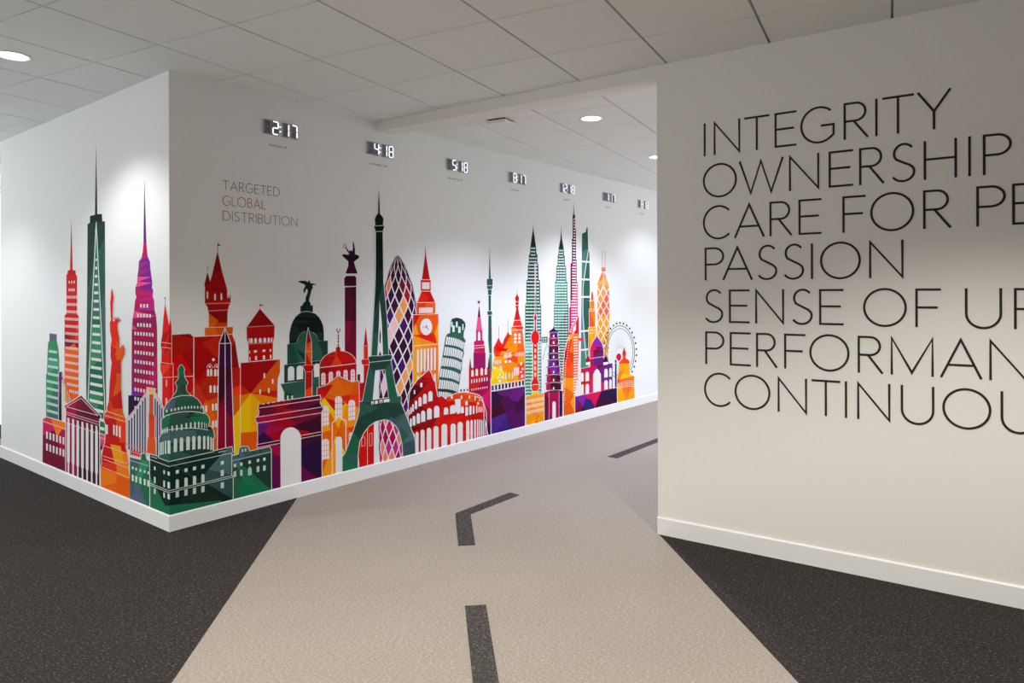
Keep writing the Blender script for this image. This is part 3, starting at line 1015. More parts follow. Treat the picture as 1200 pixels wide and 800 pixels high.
py_ = [(172.6, 454), (182.6, 455.6), (181.3, 459), (180.2, 462), (180.2, 486), (181.8, 488), (181.3, 512), (182.6, 515), (183.2, 533), (172.5, 530), (173.2, 514), (174.6, 511), (174.6, 486), (175.2, 480), (175.4, 462), (174, 458)]
a.line(py_, 1.3, WHITE, closed=True, sub=3)
a.fill(py_, [(177, 457, peach), (177, 470, (226, 80, 40)), (177, 500, (220, 64, 34)), (177, 522, (232, 92, 30))], auto=3, part='pylon', sub=4)
a.line([(147, 519.5), (172, 529)], 1.0, (236, 120, 130), sub=3)
a.fill([(153.2, 526.5), (165.6, 530.5), (165.4, 536), (153.2, 533)], (214, 30, 40), part='red_railing', sub=2)
a.win(grid(155, 164, 5, 528, 1.6, .9), (246, 200, 200)); a.win(grid(155, 164, 5, 531.4, 1.6, .9), (246, 200, 200))
a.done()
# ---------------------------------------------------------------- building that wraps the corner
a = Art('capitol_wing_decal', 'green left wing of the domed building, beside the statue plinth', 4)
pts = [(152.6, 535.5), (165.5, 538.6), (165.8, 532.5), (168.5, 530.8), (171, 532), (172, 538), (176.5, 541), (176.5, base_y(176.5)), (152.6, base_y(152.6))]
a.body(pts, [(168.5, 534, g2), (158, 540, teal), (156, 555, g2), (170, 555, g3), (156, 575, teal), (165, 580, slate), (174, 575, g2), (172, 590, g2)], cuts=[(152, 562, 177, 600)], auto=4)
a.line([(152.6, 539), (176.4, 546.3)], .6, LNG)
for k_, x in enumerate((156, 160, 165, 170, 174.2)):
    a.win([rect(x - .9, 546 + k_ * 1.45, x + .9, 549.2 + k_ * 1.45), rect(x - 1.1, 555.6 + k_ * 1.6, x + 1.1, 563 + k_ * 1.6)], (214, 228, 220))
a.done()
a = Art('capitol_right_wing_decal', 'green right wing of the domed building with a small roof turret', 5)
pts = [(271.5, 534), (279.5, 532.3), (280.2, 525), (283, 523.2), (290, 523), (291.5, 526.5), (292, 528.6), (315.8, 523.4), (317.4, 527), (317.6, base_y(317.6)), (271.5, base_y(271.5))]
a.body(pts, [(276, 538, teal), (300, 533, (60, 90, 86)), (285, 545, g1), (305, 545, g0), (276, 560, g1), (290, 560, g2), (310, 560, g2), (285, 575, (24, 118, 70)), (300, 570, (30, 120, 74)), (314, 570, g1), (274, 575, g2)], cuts=[(282, 552, 308, 576), (282, 552, 284, 584), (271, 541, 318, 531)], auto=4)
a.line([(271.5, 539.8), (317.4, 529)], .7, LNG)
a.win([rect(283, 526, 284.6, 529.5), rect(286.5, 525.5, 288.2, 528.8)], (190, 215, 225))
for k_ in range(4): a.win([rect(278.5 + k_ * 8.5, 533.2 - k_ * 2, 279.9 + k_ * 8.5, 534.8 - k_ * 2)], dkg)
for k_, x in enumerate((275, 282.5, 292.3, 302.1, 309.5)):
    y = (543.6, 542, 539.8, 537.7, 536.2)[k_]
    a.win([rect(x - 1.4, y, x + 1.4, y + 3.6)], (214, 228, 220))
    if k_ == 2: a.win([arch(x + .2, 546.3, 556.5, 4.4, pointed=True, ht=3)], (170, 210, 190))
    else: a.win([rect(x - 1.5, y + 8.6 + (k_ == 4) * .6, x + 1.5, y + 15.3)], (190, 215, 202))
a.done()
a = Art('capitol_decal', 'dark green domed government building wrapped around the mural corner', 6)
blk = [(176.4, 532), (182, 533.5), (187, 535.6), (198, 540), (226, 533.7), (250, 528.3), (271.2, 523.4), (272.4, 529), (271, 531), (271, 556.5), (272.6, 558), (272.6, base_y(272.6)), (XK, 603.2), (176.6, base_y(176.6))]
a.body(blk, [(180, 545, g0), (190, 560, dkg), (182, 575, g2), (192, 580, g1), (178, 590, g2), (210, 550, g0), (230, 545, dkg), (250, 545, g0), (268, 548, teal), (215, 565, dkg), (240, 565, (20, 44, 36)), (265, 570, (52, 78, 78)), (205, 580, g1), (215, 590, g2), (240, 582, (26, 52, 42)), (258, 580, dkg), (203, 598, g2), (192, 596, g2)], cuts=[(198, 602, 235, 560), (235, 560, 262, 590), (176, 556, 198, 600)], auto=6)
a.line([(176.4, 538), (198.2, 546.2), (271, 530.6)], .8, LNG)
a.line([(176.4, 565.8), (198.2, 574.6), (271.5, 557)], .8, LNG); a.line([(176.4, 568), (198.2, 576.9), (271.8, 559)], .8, LNG)
for (x0, y0, x1, y1) in ((178, 534.6, 184.5, 537), (191, 536.2, 195, 538), (197.5, 539.6, 204, 538.2), (208.2, 537, 217, 535), (220.7, 534.2, 229.5, 532.3), (233, 531.7, 241.5, 529.8), (256, 529.6, 264, 528)):
    a.line([(x0, y0), (x1, y1)], .9, LNG, 'dash')
for x, yy in ((182, 546), (193, 550.4), (197.9, 552)):
    a.win([rect(x - .9, yy, x + .9, yy + 4.2), rect(x - .95, yy + 12, x + .95, yy + 19.5), rect(x - .95, yy + 25.8, x + .95, yy + 32)], (206, 224, 214))
for x in (207.5, 217.7, 227.6, 237.5, 260.2):
    yy = PY(207.5, 550.8, x)
    a.win([rect(x - 1.8, yy, x + 1.8, yy + 4.2)], (214, 228, 220))
    if x < 250: a.win([arch(x, yy + 10.3, yy + 20.6, 3.8)], (206, 224, 214))
    else: a.win([rect(x - 1.8, yy + 10.5, x + 1.8, yy + 17.5)], (206, 224, 214))
    a.win([rect(x - 1.9, yy + 25, x + 1.9, yy + 32)], (190, 212, 200))
dome = Q('372,75 384,84 394,98 402,114 407,130 401,150 400,162 406,178 408,192 404,206 412,226 420,240 432,256 440,268 445,280 440,298 426,318 428,345 430,370 438,388 450,402 466,416 480,432 512,446 545,464 572,490 592,520 612,562 625,600 630,635 656,648 680,668 694,692 700,720 698,748 690,768 687,795', 175, 420, 10)
dome += [(246.5, 499.5), (249, 503), (250.4, 507.5), (250.6, 511), (249.3, 515), (249.6, 528.6), (226, 533.8), (198.2, 540), (187, 536)]
dome += [(186.8, 520), (187.2, 513), (190.4, 508), (190.2, 505), (189.8, 498.5)] + Q('150,730 154,716 165,692 180,672 178,650 175,620 178,600 190,572 204,540 225,510 245,486 268,462 272,438 300,410 316,382 323,350 325,330 312,302 304,282 318,264 330,250 338,236 345,220 343,206 337,190 344,172 345,160 334,142 335,128 342,112 352,92 360,80', 175, 420, 10)
a.line(dome, 1.5, WHITE, 'white_outline', True, 2)
a.fill(dome, [(212, 432, g2), (210, 450, g1), (214, 455, (44, 72, 62)), (208, 462, g1), (200, 475, slate), (215, 472, g1), (230, 478, (40, 84, 64)), (200, 482, g1), (225, 483, (30, 58, 52)), (195, 490, g2), (210, 491, (52, 80, 76)), (235, 490, g2), (192, 500, g2), (215, 500, g1), (240, 497, (30, 58, 50)), (195, 512, teal), (215, 510, teal), (235, 508, g1), (246, 512, g2), (190, 525, g2), (215, 525, g0), (240, 525, g0), (210, 535, g1)],
       cuts=[(198, 490, 245, 500), (185, 500, 240, 480), (200, 425, 216, 470)], auto=8, part='dome', sub=3)
def dl(s_): a.line(s_, .8, WHITE, sub=4)
dl(Q('268,466 300,452 350,437 400,430 445,430 482,436', 175, 420, 10))
dl(Q('172,694 200,668 260,645 330,630 400,622 470,620 530,622 590,630 632,642', 175, 420, 10))
dl([(189.9, 506), (194, 504), (200, 503), (212, 501.7), (225, 501.3), (235, 502), (243.5, 503.6)])
for k_ in range(11):
    t = k_ / 10
    x = 196 + 39 * t ** .92
    y = 481.2 - 4.6 * math.sin(min(1, t * 1.25) * math.pi / 2) + 1.2 * max(0, t - .5)
    a.win([ell(x, y, 1.15 - .5 * t ** 3, 1.9, 8)], (206, 224, 214), 'window', 5)
for k_, x in enumerate((191.2, 193, 195, 197, 201.5, 206.9, 212.5, 218, 223.2, 228.2, 232.6, 236.2, 239.4, 241.8)):
    y = (502.6, 501.8, 501.2, 500.4, 498.6, 497.8, 496.8, 495.4, 494.8, 494.3, 494.1, 494.6, 495.2, 496)[k_]
    wdt = (1, 1, 1, 1, 1.8, 2, 2.1, 2.1, 2, 2, 1.8, 1.3, 1, .8)[k_]
    h_ = (5.5, 5.8, 6, 6, 6.2, 6.6, 7, 7, 7, 7, 6.8, 6.4, 6, 5.5)[k_]
    a.win([arch(x, y - 0.2, y + h_, wdt)], (206, 224, 214), 'window', 5)
for k_, x in enumerate((188.3, 190, 191.8, 194.6, 198.2, 205.2, 212.4, 220, 226.8, 233.2, 239, 243.6, 247, 249)):
    y = (518, 517.5, 517, 516, 515.6, 513.4, 512.2, 511, 510.6, 510.3, 510.3, 510.8, 512, 513.2)[k_]
    wdt = (1.1, 1.1, 1.2, 1.6, 2.4, 4, 4.2, 4.2, 3.8, 3.4, 2.8, 2.4, 1.6, 1)[k_]
    h_ = (15, 15, 15, 15.5, 15.5, 16, 16, 16, 15.8, 15.6, 15.6, 15.4, 15, 14.5)[k_]
    a.win([arch(x, y, y + h_, wdt)], (212, 226, 218), 'window', 5)
a.done()
# ---------------------------------------------------------------- long wall (B)
a = Art('castle_decal', 'dark red castle with a tall spired tower and a flag, right of the corner', 0)
tw = Q('295,155 303,155 310,190 350,370 412,590 412,690 420,692 420,655 426,655 428,690 440,690 441,655 452,652 452,745 432,780', 225, 280, 10) + [(266.6, 366.5), (266.3, 383.5), (273, 383), (272.6, 390.5), (270, 393), (269.7, 402), (240, 403), (240, 384), (244.9, 383.8), (244.4, 366.8)] + Q('182,800 160,765 150,745 150,555 143,540 180,385 212,500 240,400', 225, 280, 10)
a.fill(tw, [(255, 310, dred), (250, 330, (160, 10, 16)), (262, 335, (150, 8, 14)), (243, 330, dred), (250, 350, (170, 14, 18)), (262, 350, red), (255, 362, (170, 12, 18)), (256, 372, dred), (248, 379, org), (262, 379, (200, 60, 14)), (250, 388, (222, 100, 20)), (266, 388, (214, 84, 16))], cuts=[(244, 379, 266, 377.5), (240, 398, 250, 384)], auto=4, part='tower')
a.line([(255.2, 284.5), (255.1, 296)], .6, wine, 'flag_pole'); a.fill([(255, 285), (259.3, 287.6), (255.1, 288)], wine, part='flag')
a.line([(243.3, 312.5), (243.1, 319)], .35, red, 'flag_pole'); a.fill(ell(243.3, 313, .7, .9, 6), wine, part='finial')
a.line([(240.2, 355.8), (270.2, 354.8)], .9, (226, 150, 140)); a.line([(244.2, 364.2), (266.8, 363)], .8, (226, 150, 140)); a.line([(244.4, 383.6), (266.5, 383)], .7, LN)
a.line([(240, 384), (244.4, 383.6), (244.4, 366)], .6)
a.win([arch(243.1, 341.5, 349.6, 1.6), arch(252, 343.8, 351.4, 1.9), arch(259.4, 343.3, 351.2, 1.9)])
a.done()
a = Art('castle_hall_decal', 'broad red and orange castle wing with arched windows behind the purple obelisk', 1)
pts = [(201, 392.3), (222.5, 391), (226.8, 394.8), (255, 393.4), (272, 391.8), (275.8, 402), (280, 431), (281.6, 431), (281.6, base_y(281.6) - 40), (201, 545)]
a.body(pts, [(205, 396, dred), (215, 410, (176, 22, 12)), (212, 430, (186, 24, 10)), (205, 450, red), (222, 445, (178, 10, 10)), (235, 400, (168, 10, 10)), (240, 420, (160, 6, 10)), (252, 402, (196, 36, 12)), (232, 440, (176, 16, 14)), (235, 460, (200, 44, 30)), (230, 480, (196, 40, 34)), (245, 452, (190, 40, 10)), (250, 470, (214, 84, 14)), (276, 420, dred), (277, 440, (190, 24, 16)), (278, 455, rorg), (250, 495, org), (245, 520, org), (276, 470, yorg), (278, 480, yel), (276, 500, yel), (275, 525, org), (225, 470, rorg)],
       cuts=[(201, 420, 250, 395), (226, 396, 262, 436), (228, 455, 258, 430), (240, 470, 265, 420), (228, 478, 260, 462), (272, 440, 283, 452), (272, 464, 283, 462), (272, 490, 283, 476)], auto=5)
a.line([(227, 394.5), (227, 540)], 1.1, LN); a.line([(201, 441.5), (227, 440.6)], .8, LN)
a.fill([(275.6, 401.5), (280.2, 431), (270.9, 430), (271.8, 420), (273, 420)], dred, part='small_spire', sub=2); a.line([(275.6, 396), (275.6, 403)], .35, red, 'flag_pole')
a.win([[(250, 419), (252, 421.3), (250, 423.4), (248, 421.3)]])
for cx in (245.6, 254):
    a.line(ell(cx, 431, 3.1, 4.6, 8, 0, 180), .5, WHITE); a.win([ell(cx, 429.4, 1.2, 1.4, 6), arch(cx - 1.8, 432, 440.6, 2.6, pointed=True), arch(cx + 1.8, 431.8, 440.4, 2.6, pointed=True)])
for cx in (246.7, 251.3, 255.4): a.win([arch(cx, 451, 459.8, 2.6, pointed=True)])
for cx, y in ((238, 475), (241.6, 474.4), (249.4, 472.5), (253.2, 472.2), (249.6, 492.5), (253, 492)): a.win([arch(cx, y, y + 8.4, 2.3, pointed=True)])
a.done()
a = Art('castle_gate_decal', 'orange and yellow castle wall with radiating colour wedges left of the dark arch', 1)
pts = [(282, 425.2), (328, 421), (328, 436), (325, 444), (325, 475), (325, 560), (282, 560)]
a.edge(pts)
P0 = (294, 460.5)
for (p1, p2, c, rest) in ((0, 0, (160, 6, 8), [(282, 425.2), (314, 422.3), (321.5, 430)]),):
    pass
def wedge(lst, c): a.fill(lst, c, sub=1)
wedge([(282, 425.2), (326, 421.2), P0, (282, 450)], (160, 6, 8))
wedge([(326, 421.2), (328, 421), (328, 436), (325.6, 443), (325, 452), (325, 457), P0], (214, 84, 8))
wedge([(325, 457), (325, 466), P0], (196, 28, 10))
wedge([(325, 466), (325, 490), (306, 472), P0], (226, 128, 10))
wedge([(306, 472), (325, 490), (325, 506), (294, 506), P0], (234, 164, 6))
wedge([P0, (294, 506), (282, 507), (282, 476)], (232, 186, 4))
wedge([(282, 450), P0, (282, 463)], (200, 40, 12))
wedge([(282, 463), P0, (282, 476)], (222, 120, 8))
wedge([(282, 507), (325, 503), (325, 560), (282, 560)], (222, 88, 4))
a.line([(281.7, 428), (281.7, 545)], .7, LN)
a.win([rect(308.8, 437.2, 310.6, 443), rect(318.6, 444, 320.4, 449.6), rect(304, 456, 305.6, 461.6), rect(314.2, 454.6, 315.8, 460.4)])
a.done()
a = Art('round_tower_decal', 'red round tower with conical roof, flag and arched gallery', 0)
a.fill([(304.5, 361.5), (321.2, 380.6), (321.8, 382), (321.4, 394), (319.8, 402), (319.5, 425), (291.2, 427), (291.2, 403), (289.2, 397), (288.9, 383.5)], [(304, 370, dred), (310, 376, (150, 8, 14)), (296, 390, (176, 12, 14)), (312, 390, (186, 12, 12)), (300, 405, (170, 10, 12)), (312, 415, (186, 12, 10)), (296, 420, red)], auto=4)
a.line([(304.4, 356), (304.5, 363)], .5, red, 'flag_pole'); a.fill([(304.2, 356.2), (309.8, 357.5), (304.4, 358.4)], dred, part='flag')
a.line([(289, 383.1), (321.4, 381.3)], .7, (226, 150, 140)); a.line([(291, 403), (320, 401.2)], .7, (226, 150, 140))
for cx, wd_ in ((291.8, 1.2), (294.6, 3), (299.5, 3.1), (304.9, 3.3), (310.2, 3.3), (314.9, 2.8), (318.4, 1.6)): a.win([arch(cx, 396.2 - (cx - 291) * .03, 402 - (cx - 291) * .05, wd_)])
a.win([rect(291.9, 411, 293, 414), rect(297.5, 410.4, 301, 413), rect(307.6, 409.6, 311, 412.2), rect(316, 409, 317.6, 412), arch(292.8, 418, 422.5, 1.3), arch(300, 416.8, 421.8, 2.3), arch(309.3, 416, 421, 2.5), arch(317.2, 415.4, 420.2, 1.8)])
a.done()
a = Art('slim_spire_decal', 'bright red twin-spired turret standing on the mural corner', 2)
pts = [(193.6, 355.5), (198.4, 381), (199.8, 373.5), (200.9, 384), (200.9, 425), (202.5, 426.5), (203, 540), (190.2, 533), (190.4, 440), (188.2, 433), (188.2, 427), (189.3, 424), (189.6, 410), (188.8, 407), (188.8, 401), (190.2, 393), (191.6, 374)]
a.body(pts, [(193, 380, (228, 24, 16)), (193, 415, (228, 22, 14)), (192, 435, rorg), (196, 450, red2), (200, 400, (176, 8, 6)), (200, 430, (180, 20, 14)), (195, 480, red2), (195, 520, red2)], auto=3, w=1.1)
a.line([(193.6, 348), (193.6, 357)], .3, (150, 80, 90), 'flag_pole'); a.fill(ell(193.4, 349, .8, .8, 6), (120, 60, 80), part='finial')
for y0, y1 in ((400.8, 402.6), (406.6, 408)): a.line([(188.8, y0), (201, y1)], .7, (244, 180, 170))
a.line([(188.6, 424.4), (201, 426.2), (201, 384)], .7, (244, 180, 170)); a.line([(190, 442.2), (203, 441.5)], .7, (244, 180, 170))
a.win([rect(194.6, 444.6, 196, 452.6), rect(194.2, 466, 196.4, 476)], (250, 170, 160))
a.done()
a = Art('obelisk_decal', 'tall dark purple obelisk with a white centre line', 3)
a.body([(263.5, 385), (270, 402.2), (270.6, 430), (274.2, 532), (254.8, 536), (256.4, 430), (257.3, 402)], [(262, 395, dwine), (267, 395, dwine), (260, 415, (60, 10, 70)), (267, 412, (70, 12, 90)), (260, 432, dpur), (267, 430, (80, 10, 100)), (260, 450, dwine), (268, 450, dwine), (260, 480, (110, 10, 40)), (268, 478, (90, 10, 60)), (260, 505, (140, 6, 50)), (268, 505, (150, 4, 44)), (264, 525, (150, 4, 44))], auto=6, w=1.7)
a.line([(263.5, 386), (264.2, 533)], .8, WHITE); a.line([(257.3, 402.5), (270, 402)], .8, WHITE)
a.done()
a = Art('winged_dome_decal', 'dark green domed theatre with a winged figure on its top', 0)
pts = [(339, 412)] + Q('140,800 140,720 150,660 166,600 188,550 216,508 248,480 270,468 270,385 292,378 300,360 312,342 332,328 330,310 332,285 345,250 356,220 350,182 338,188 330,205 322,230 308,228 304,210 310,180 330,150 315,130 280,118 262,108 240,95 262,90 320,88 348,98 358,108 365,88 372,82 380,92 385,115 420,122 460,130 440,138 410,140 416,160 414,178 402,192 396,220 390,245 378,285 372,325 386,345 392,378 416,375 416,460 455,482 490,518 515,560 534,610 545,680 545,800', 325, 320, 10) + [(379.5, 412)]
a.fill(pts, [(361, 335, dkg), (361, 360, dkg), (345, 385, dkg), (360, 385, (10, 26, 24)), (376, 390, (20, 50, 40))], auto=3, part='dome')
a.line(Q('262,466 300,452 345,447 400,456 425,466', 325, 320, 10), .7, LNG)
up = [(336.7, 403.3), (348.4, 401.7)] + [(360.7 - 12.3 * math.cos(math.radians(t)), 401 - 13.2 * math.sin(math.radians(t))) for t in range(0, 181, 15)] + [(373, 399.7), (384, 399), (384, 430), (336.7, 436)]
a.line(up, .9, LNG, 'white_outline', True, 1)
a.fill(up, [(342, 412, (30, 74, 58)), (352, 415, g1), (368, 410, (24, 50, 44)), (360, 395, g1), (380, 415, g0)], cuts=[(342, 403, 356, 421)], auto=3, part='attic', sub=2)
lo = [(333, 427.3), (384, 421.4), (384, 470), (333, 470)]
a.fill(lo, [(340, 440, g0), (370, 440, g1), (340, 460, g1)], auto=3, part='arcade', sub=2); a.line([(333, 427.2), (384, 421.4)], .8, LNG)
a.win([arch(341.1, 429, 445.6, 7.6, ht=3.6), arch(351.4, 428, 444.4, 7.6, ht=3.6), arch(371.4, 425.6, 441.6, 6.8, ht=3.4)], WHITE, 'arch_window', 3)
en = [(328.8, 450), (376, 443.8), (376, 448), (333.3, 460), (333.6, 470), (376, 470), (376, 470), (333, 470), (333, 461)]
a.fill([(328.8, 450), (376, 443.8), (376, 460), (333.4, 460.5)], [(340, 452, g1), (350, 455, (44, 84, 70)), (370, 452, g1)], auto=3, part='cornice', sub=3); a.line([(329, 449.4), (376, 443.4)], .8, LNG)
for y in (454.5, 457): a.hl(332, y, 345, .6, dkg)
a.win([rect(336.2, 463.5, 338, 470), rect(341.4, 463.5, 343.2, 470)], (210, 222, 214))
a.done()
a = Art('victory_column_decal', 'maroon victory column topped by a winged figure holding a wreath', 0)
sh = [(404, 336.5), (417.4, 335.8), (417.6, 440), (404, 440)]
a.fill(sh, [(410, 345, (70, 6, 36)), (408, 360, (86, 6, 44)), (414, 370, dwine), (410, 380, mag), (408, 395, (140, 8, 50)), (414, 390, wine), (410, 410, (120, 6, 40))], cuts=[(404, 375.5, 418, 376.5)], auto=4, part='shaft')
a.fill([(403.4, 326), (405.6, 323.2), (415.6, 323), (417.5, 325), (417.5, 335), (403.4, 335)], (64, 6, 30), part='capital'); a.line([(403.4, 335.8), (417.5, 335.2)], .6, LN)
a.fill(Q('425,252 432,228 440,210 440,180 424,166 408,152 403,142 418,138 440,142 446,136 432,118 424,100 428,98 446,122 452,116 458,116 464,122 468,100 466,80 470,64 474,76 480,110 480,140 492,142 506,150 500,164 482,176 474,184 480,208 488,230 495,252', 320, 270, 5), [(411, 300, (44, 8, 40)), (411, 315, dwine)], auto=2, part='statue')
a.line(ell(404, 288, 1.7, 2.2, 10), .6, (40, 8, 34), 'wreath', True)
a.line([(413.9, 282.5), (414.2, 292)], .6, (40, 8, 34), 'staff')
a.done()
a = Art('lattice_tower_decal', 'tall egg-shaped tower of purple, pink and orange diamonds behind the iron tower', 1)
def interp(tab, y):
    for (a0, b0), (a1, b1) in zip(tab, tab[1:]):
        if a0 <= y <= a1: return b0 + (b1 - b0) * (y - a0) / (a1 - a0)
    return tab[0][1] if y < tab[0][0] else tab[-1][1]
CT = [(298, 465.8), (350, 467.8), (400, 467.2), (450, 464), (500, 460.5), (545, 458.5)]
WT = [(298, .6), (303, 4.2), (310, 8), (320, 12), (335, 16.5), (350, 19.4), (370, 21), (400, 21.4), (430, 20.6), (470, 19), (510, 16.5), (545, 14)]
def lat(phi, y):
    phi = max(-1.5, min(1.5, phi))
    return (interp(CT, y) + interp(WT, y) * math.sin(phi), y)
bgp = [lat(-1.5, y) for y in range(299, 546, 6)] + [lat(1.5, y) for y in range(545, 298, -6)]
a.fill(bgp, WHITE, part='white_lattice', sub=0)
DP, PP = .54, 23.8
rl = random.Random(5)
for A_ in range(-2, 26):
    for B_ in range(-2, 26):
        pc = (A_ - B_) / 2 * DP
        yc = 393.5 + ((A_ + B_) / 2 - 8.0) * PP + (0)
        if abs(pc) > 1.62 or not 296 < yc < 548: continue
        m_ = .425
        cor = []
        for da, db in ((-m_, -m_), (0, -m_), (m_, -m_), (m_, 0), (m_, m_), (0, m_), (-m_, m_), (-m_, 0)):
            pa, y = (A_ + da - B_ - db) / 2 * DP, 393.5 + ((A_ + da + B_ + db) / 2 - 8.0) * PP
            y = max(299.5, min(545, y))
            cor.append(lat(pa, y))
        if abs(area2(cor)) < 2.2: continue
        k_ = A_ - B_
        c = rl.choice(((60, 8, 44), (60, 10, 62), (74, 8, 48), (72, 18, 96), (58, 8, 38)))
        x_ = cor[1][0]
        if yc < 345: c = rl.choice(((52, 8, 36), (60, 8, 44), (120, 14, 36), (48, 8, 34)))
        if (k_ == -1 and 370 < yc < 395) or (k_ == -2 and 385 < yc < 405): c = palep
        if k_ == -4 and 400 < yc < 420: c = peach
        if (k_ == 1 and 350 < yc < 368) or (k_ == 0 and 362 < yc < 380): c = (240, 156, 80)
        if k_ == 2 and 326 < yc < 350: c = (176, 20, 44)
        if k_ == -3 and 328 < yc < 348: c = (226, 130, 90)
        if k_ == -4 and 344 < yc < 362: c = (206, 60, 80)
        if (k_ == 3 and 420 < yc < 440) or (k_ == 2 and 436 < yc < 455) or (k_ == 1 and 450 < yc < 466): c = (240, 160, 90)
        if 436 < yc < 462 and k_ in (-2, -3): c = (230, 196, 206)
        if 458 < yc < 480 and k_ in (0, -1): c = (140, 10, 60)
        if yc > 482: c = rl.choice((mag, mag2, (190, 40, 130), (230, 130, 100), (96, 10, 60), (160, 10, 70)))
        a.win([cor], c, 'diamond', 1)
a.done()
a = Art('mosque_minaret_decal', 'slim red minaret in front of the green arcade', 2)
mn = [(361, 384), (364.6, 400), (365, 411.5), (365, 427.5), (367.5, 427.6), (367.6, 432), (365.4, 434.6), (365.5, 467), (357.8, 468.5), (357.8, 435.4), (355.4, 430.5), (355.2, 428.2), (358, 427.8), (358, 411.5), (358.6, 402)]
a.body(mn, [(361, 395, dred), (360, 405, rorg), (364, 405, org), (361, 415, (214, 90, 20)), (361, 424, red), (361, 432, (176, 16, 18)), (360, 450, (180, 20, 16)), (363, 460, rorg)], auto=4, w=1.0)
for y in (411.6, 427.6, 435.6): a.line([(357.6, y), (366, y - .2)], .6, (240, 150, 90))
a.done()
a = Art('mosque_decal', 'domed mosque in red, orange and yellow with tall arched windows', 2)
dm = [(374.3, 431)] + [(395.9 - 21.6 * math.cos(math.radians(t)), 430.2 - .28 * 21 * (1 - math.cos(math.radians(t))) * .0 - 17.6 * math.sin(math.radians(t)) - 3.0 * (1 - math.cos(math.radians(t))) / 2) for t in range(0, 181, 12)] + [(417.6, 460), (374.3, 462)]
a.body(dm, [(382, 422, (184, 14, 16)), (394, 424, (214, 60, 20)), (404, 418, red), (412, 425, (176, 10, 14)), (380, 440, dred), (395, 440, (170, 8, 18)), (412, 440, (170, 10, 16))], cuts=[(388, 428, 394, 416), (394, 416, 402, 428), (374, 430.6, 418, 425.6)], auto=3, part='dome_drum', w=1.2)
a.line([(374.3, 430.8), (417.6, 425.6)], .8, LN)
a.fill(ell(396.2, 409.2, 2.8, 3.6, 10), red, part='finial'); a.line([(396.4, 406), (396.4, 388)], .5, wine, 'finial_rod')
for y in (404.2, 400, 396.3, 393): a.fill(ell(396.4, y, .9, 1, 8), wine, part='finial_beads')
a.line(ell(396.5, 386.4, 1.9, 2.2, 10, 140, 400), .8, wine, 'crescent')
for cx, y in ((378.8, 436.4), (387.6, 435.2), (396.4, 434.2), (404.9, 433), (413.3, 432.2)):
    a.win([arch(cx, y, y + 14.5, 5)], (236, 216, 216)); a.line([(cx, y), (cx, y + 14)], .4, (180, 60, 70), sub=4)
    for dy in (5, 9): a.line([(cx - 2.4, y + dy), (cx + 2.4, y + dy - .5)], .35, (180, 60, 70), sub=4)
bd = [(371.6, 454.6), (381.4, 451.6), (396.5, 440.2), (411.8, 447.6), (420.4, 446.4), (421, 478), (421, 520), (404, 545), (402, base_y(402)), (371.6, base_y(371.6))]
a.line(bd, 1.1, WHITE, 'white_outline', True, 4)
a.fill(bd, [(375, 458, red), (384, 455, (186, 14, 12)), (395, 450, (226, 100, 10)), (405, 452, (222, 96, 8)), (416, 452, (214, 80, 10)), (385, 462, (222, 96, 10)), (400, 462, (224, 104, 10)), (378, 470, org), (388, 468, red), (408, 466, (206, 36, 10)), (416, 470, rorg), (380, 474, yel), (385, 490, yorg), (400, 485, (238, 164, 8)), (412, 485, (236, 140, 8)), (376, 500, yorg), (390, 503, (226, 110, 10)), (404, 505, (222, 100, 10)), (414, 505, rorg), (380, 520, (222, 96, 8)), (395, 520, org), (380, 540, (200, 90, 10)), (392, 545, yorg), (385, 560, (236, 160, 8)), (405, 530, yel)],
       cuts=[(380, 466, 396.5, 441), (378, 467, 421, 461), (380, 466, 395, 470), (405, 461, 420, 492), (376, 506, 411, 500), (376, 478, 388, 500), (390, 520, 380, 548)], auto=5, part='facade', sub=5)
def gw(cx, y, y2, wd_):
    a.win([arch(cx, y, y2, wd_, ht=3.6)], (236, 226, 220), 'window', 6)
    for dx in (-wd_ / 6, wd_ / 6): a.line([(cx + dx, y + 1), (cx + dx, y2)], .4, (214, 120, 90), sub=7)
    for dy in (.35, .6, .85):
        yy = y + (y2 - y) * dy; a.line([(cx - wd_ / 2, yy), (cx + wd_ / 2, PY(cx - wd_ / 2, yy, cx + wd_ / 2))], .4, (190, 60, 60), sub=7)
gw(396.6, 463.8, 490, 8.2); gw(412.1, 468.2, 492, 7.8); gw(380.8, 475, 498.5, 8.6); gw(381.4, 514, 538, 8.2); gw(411.4, 506.4, 521, 5.4)
a.line([(389.2, base_y(389.2)), (389.2, 495.4), (396.6, 488.6), (405.2, 492.8), (405.2, 532)], 1.2, (244, 214, 190), sub=7)
a.win([arch(397, 511.2, base_y(397) + .3, 7.8, ht=4.5)], WHITE, 'doorway', 8)
a.done()
a = Art('right_minaret_decal', 'red minaret just left of the dark green iron tower', 1)
a.body([(428.5, 383), (431, 404.6), (431.2, 420.5), (433, 420.6), (433, 424), (431.8, 427.6), (432, 480), (420, 482), (420, 449), (426.2, 448), (426.2, 428), (424.2, 426), (423.4, 423), (424.4, 421.2), (426.2, 421), (426.2, 405)], [(428, 395, red), (428, 412, (222, 50, 14)), (428, 425, (214, 30, 14)), (428, 440, red), (424, 455, (170, 8, 14)), (428, 470, (200, 16, 14))], auto=4, w=1.0)
for y in (405, 420.8, 427.4): a.line([(424.5, y), (432.5, y - .2)], .6, (244, 160, 130))
a.win([rect(418.8, 438.6, 422, 449)], wine)
a.done()
a = Art('triumphal_arch_decal', 'dark wine red triumphal arch with a tall white opening', 4)
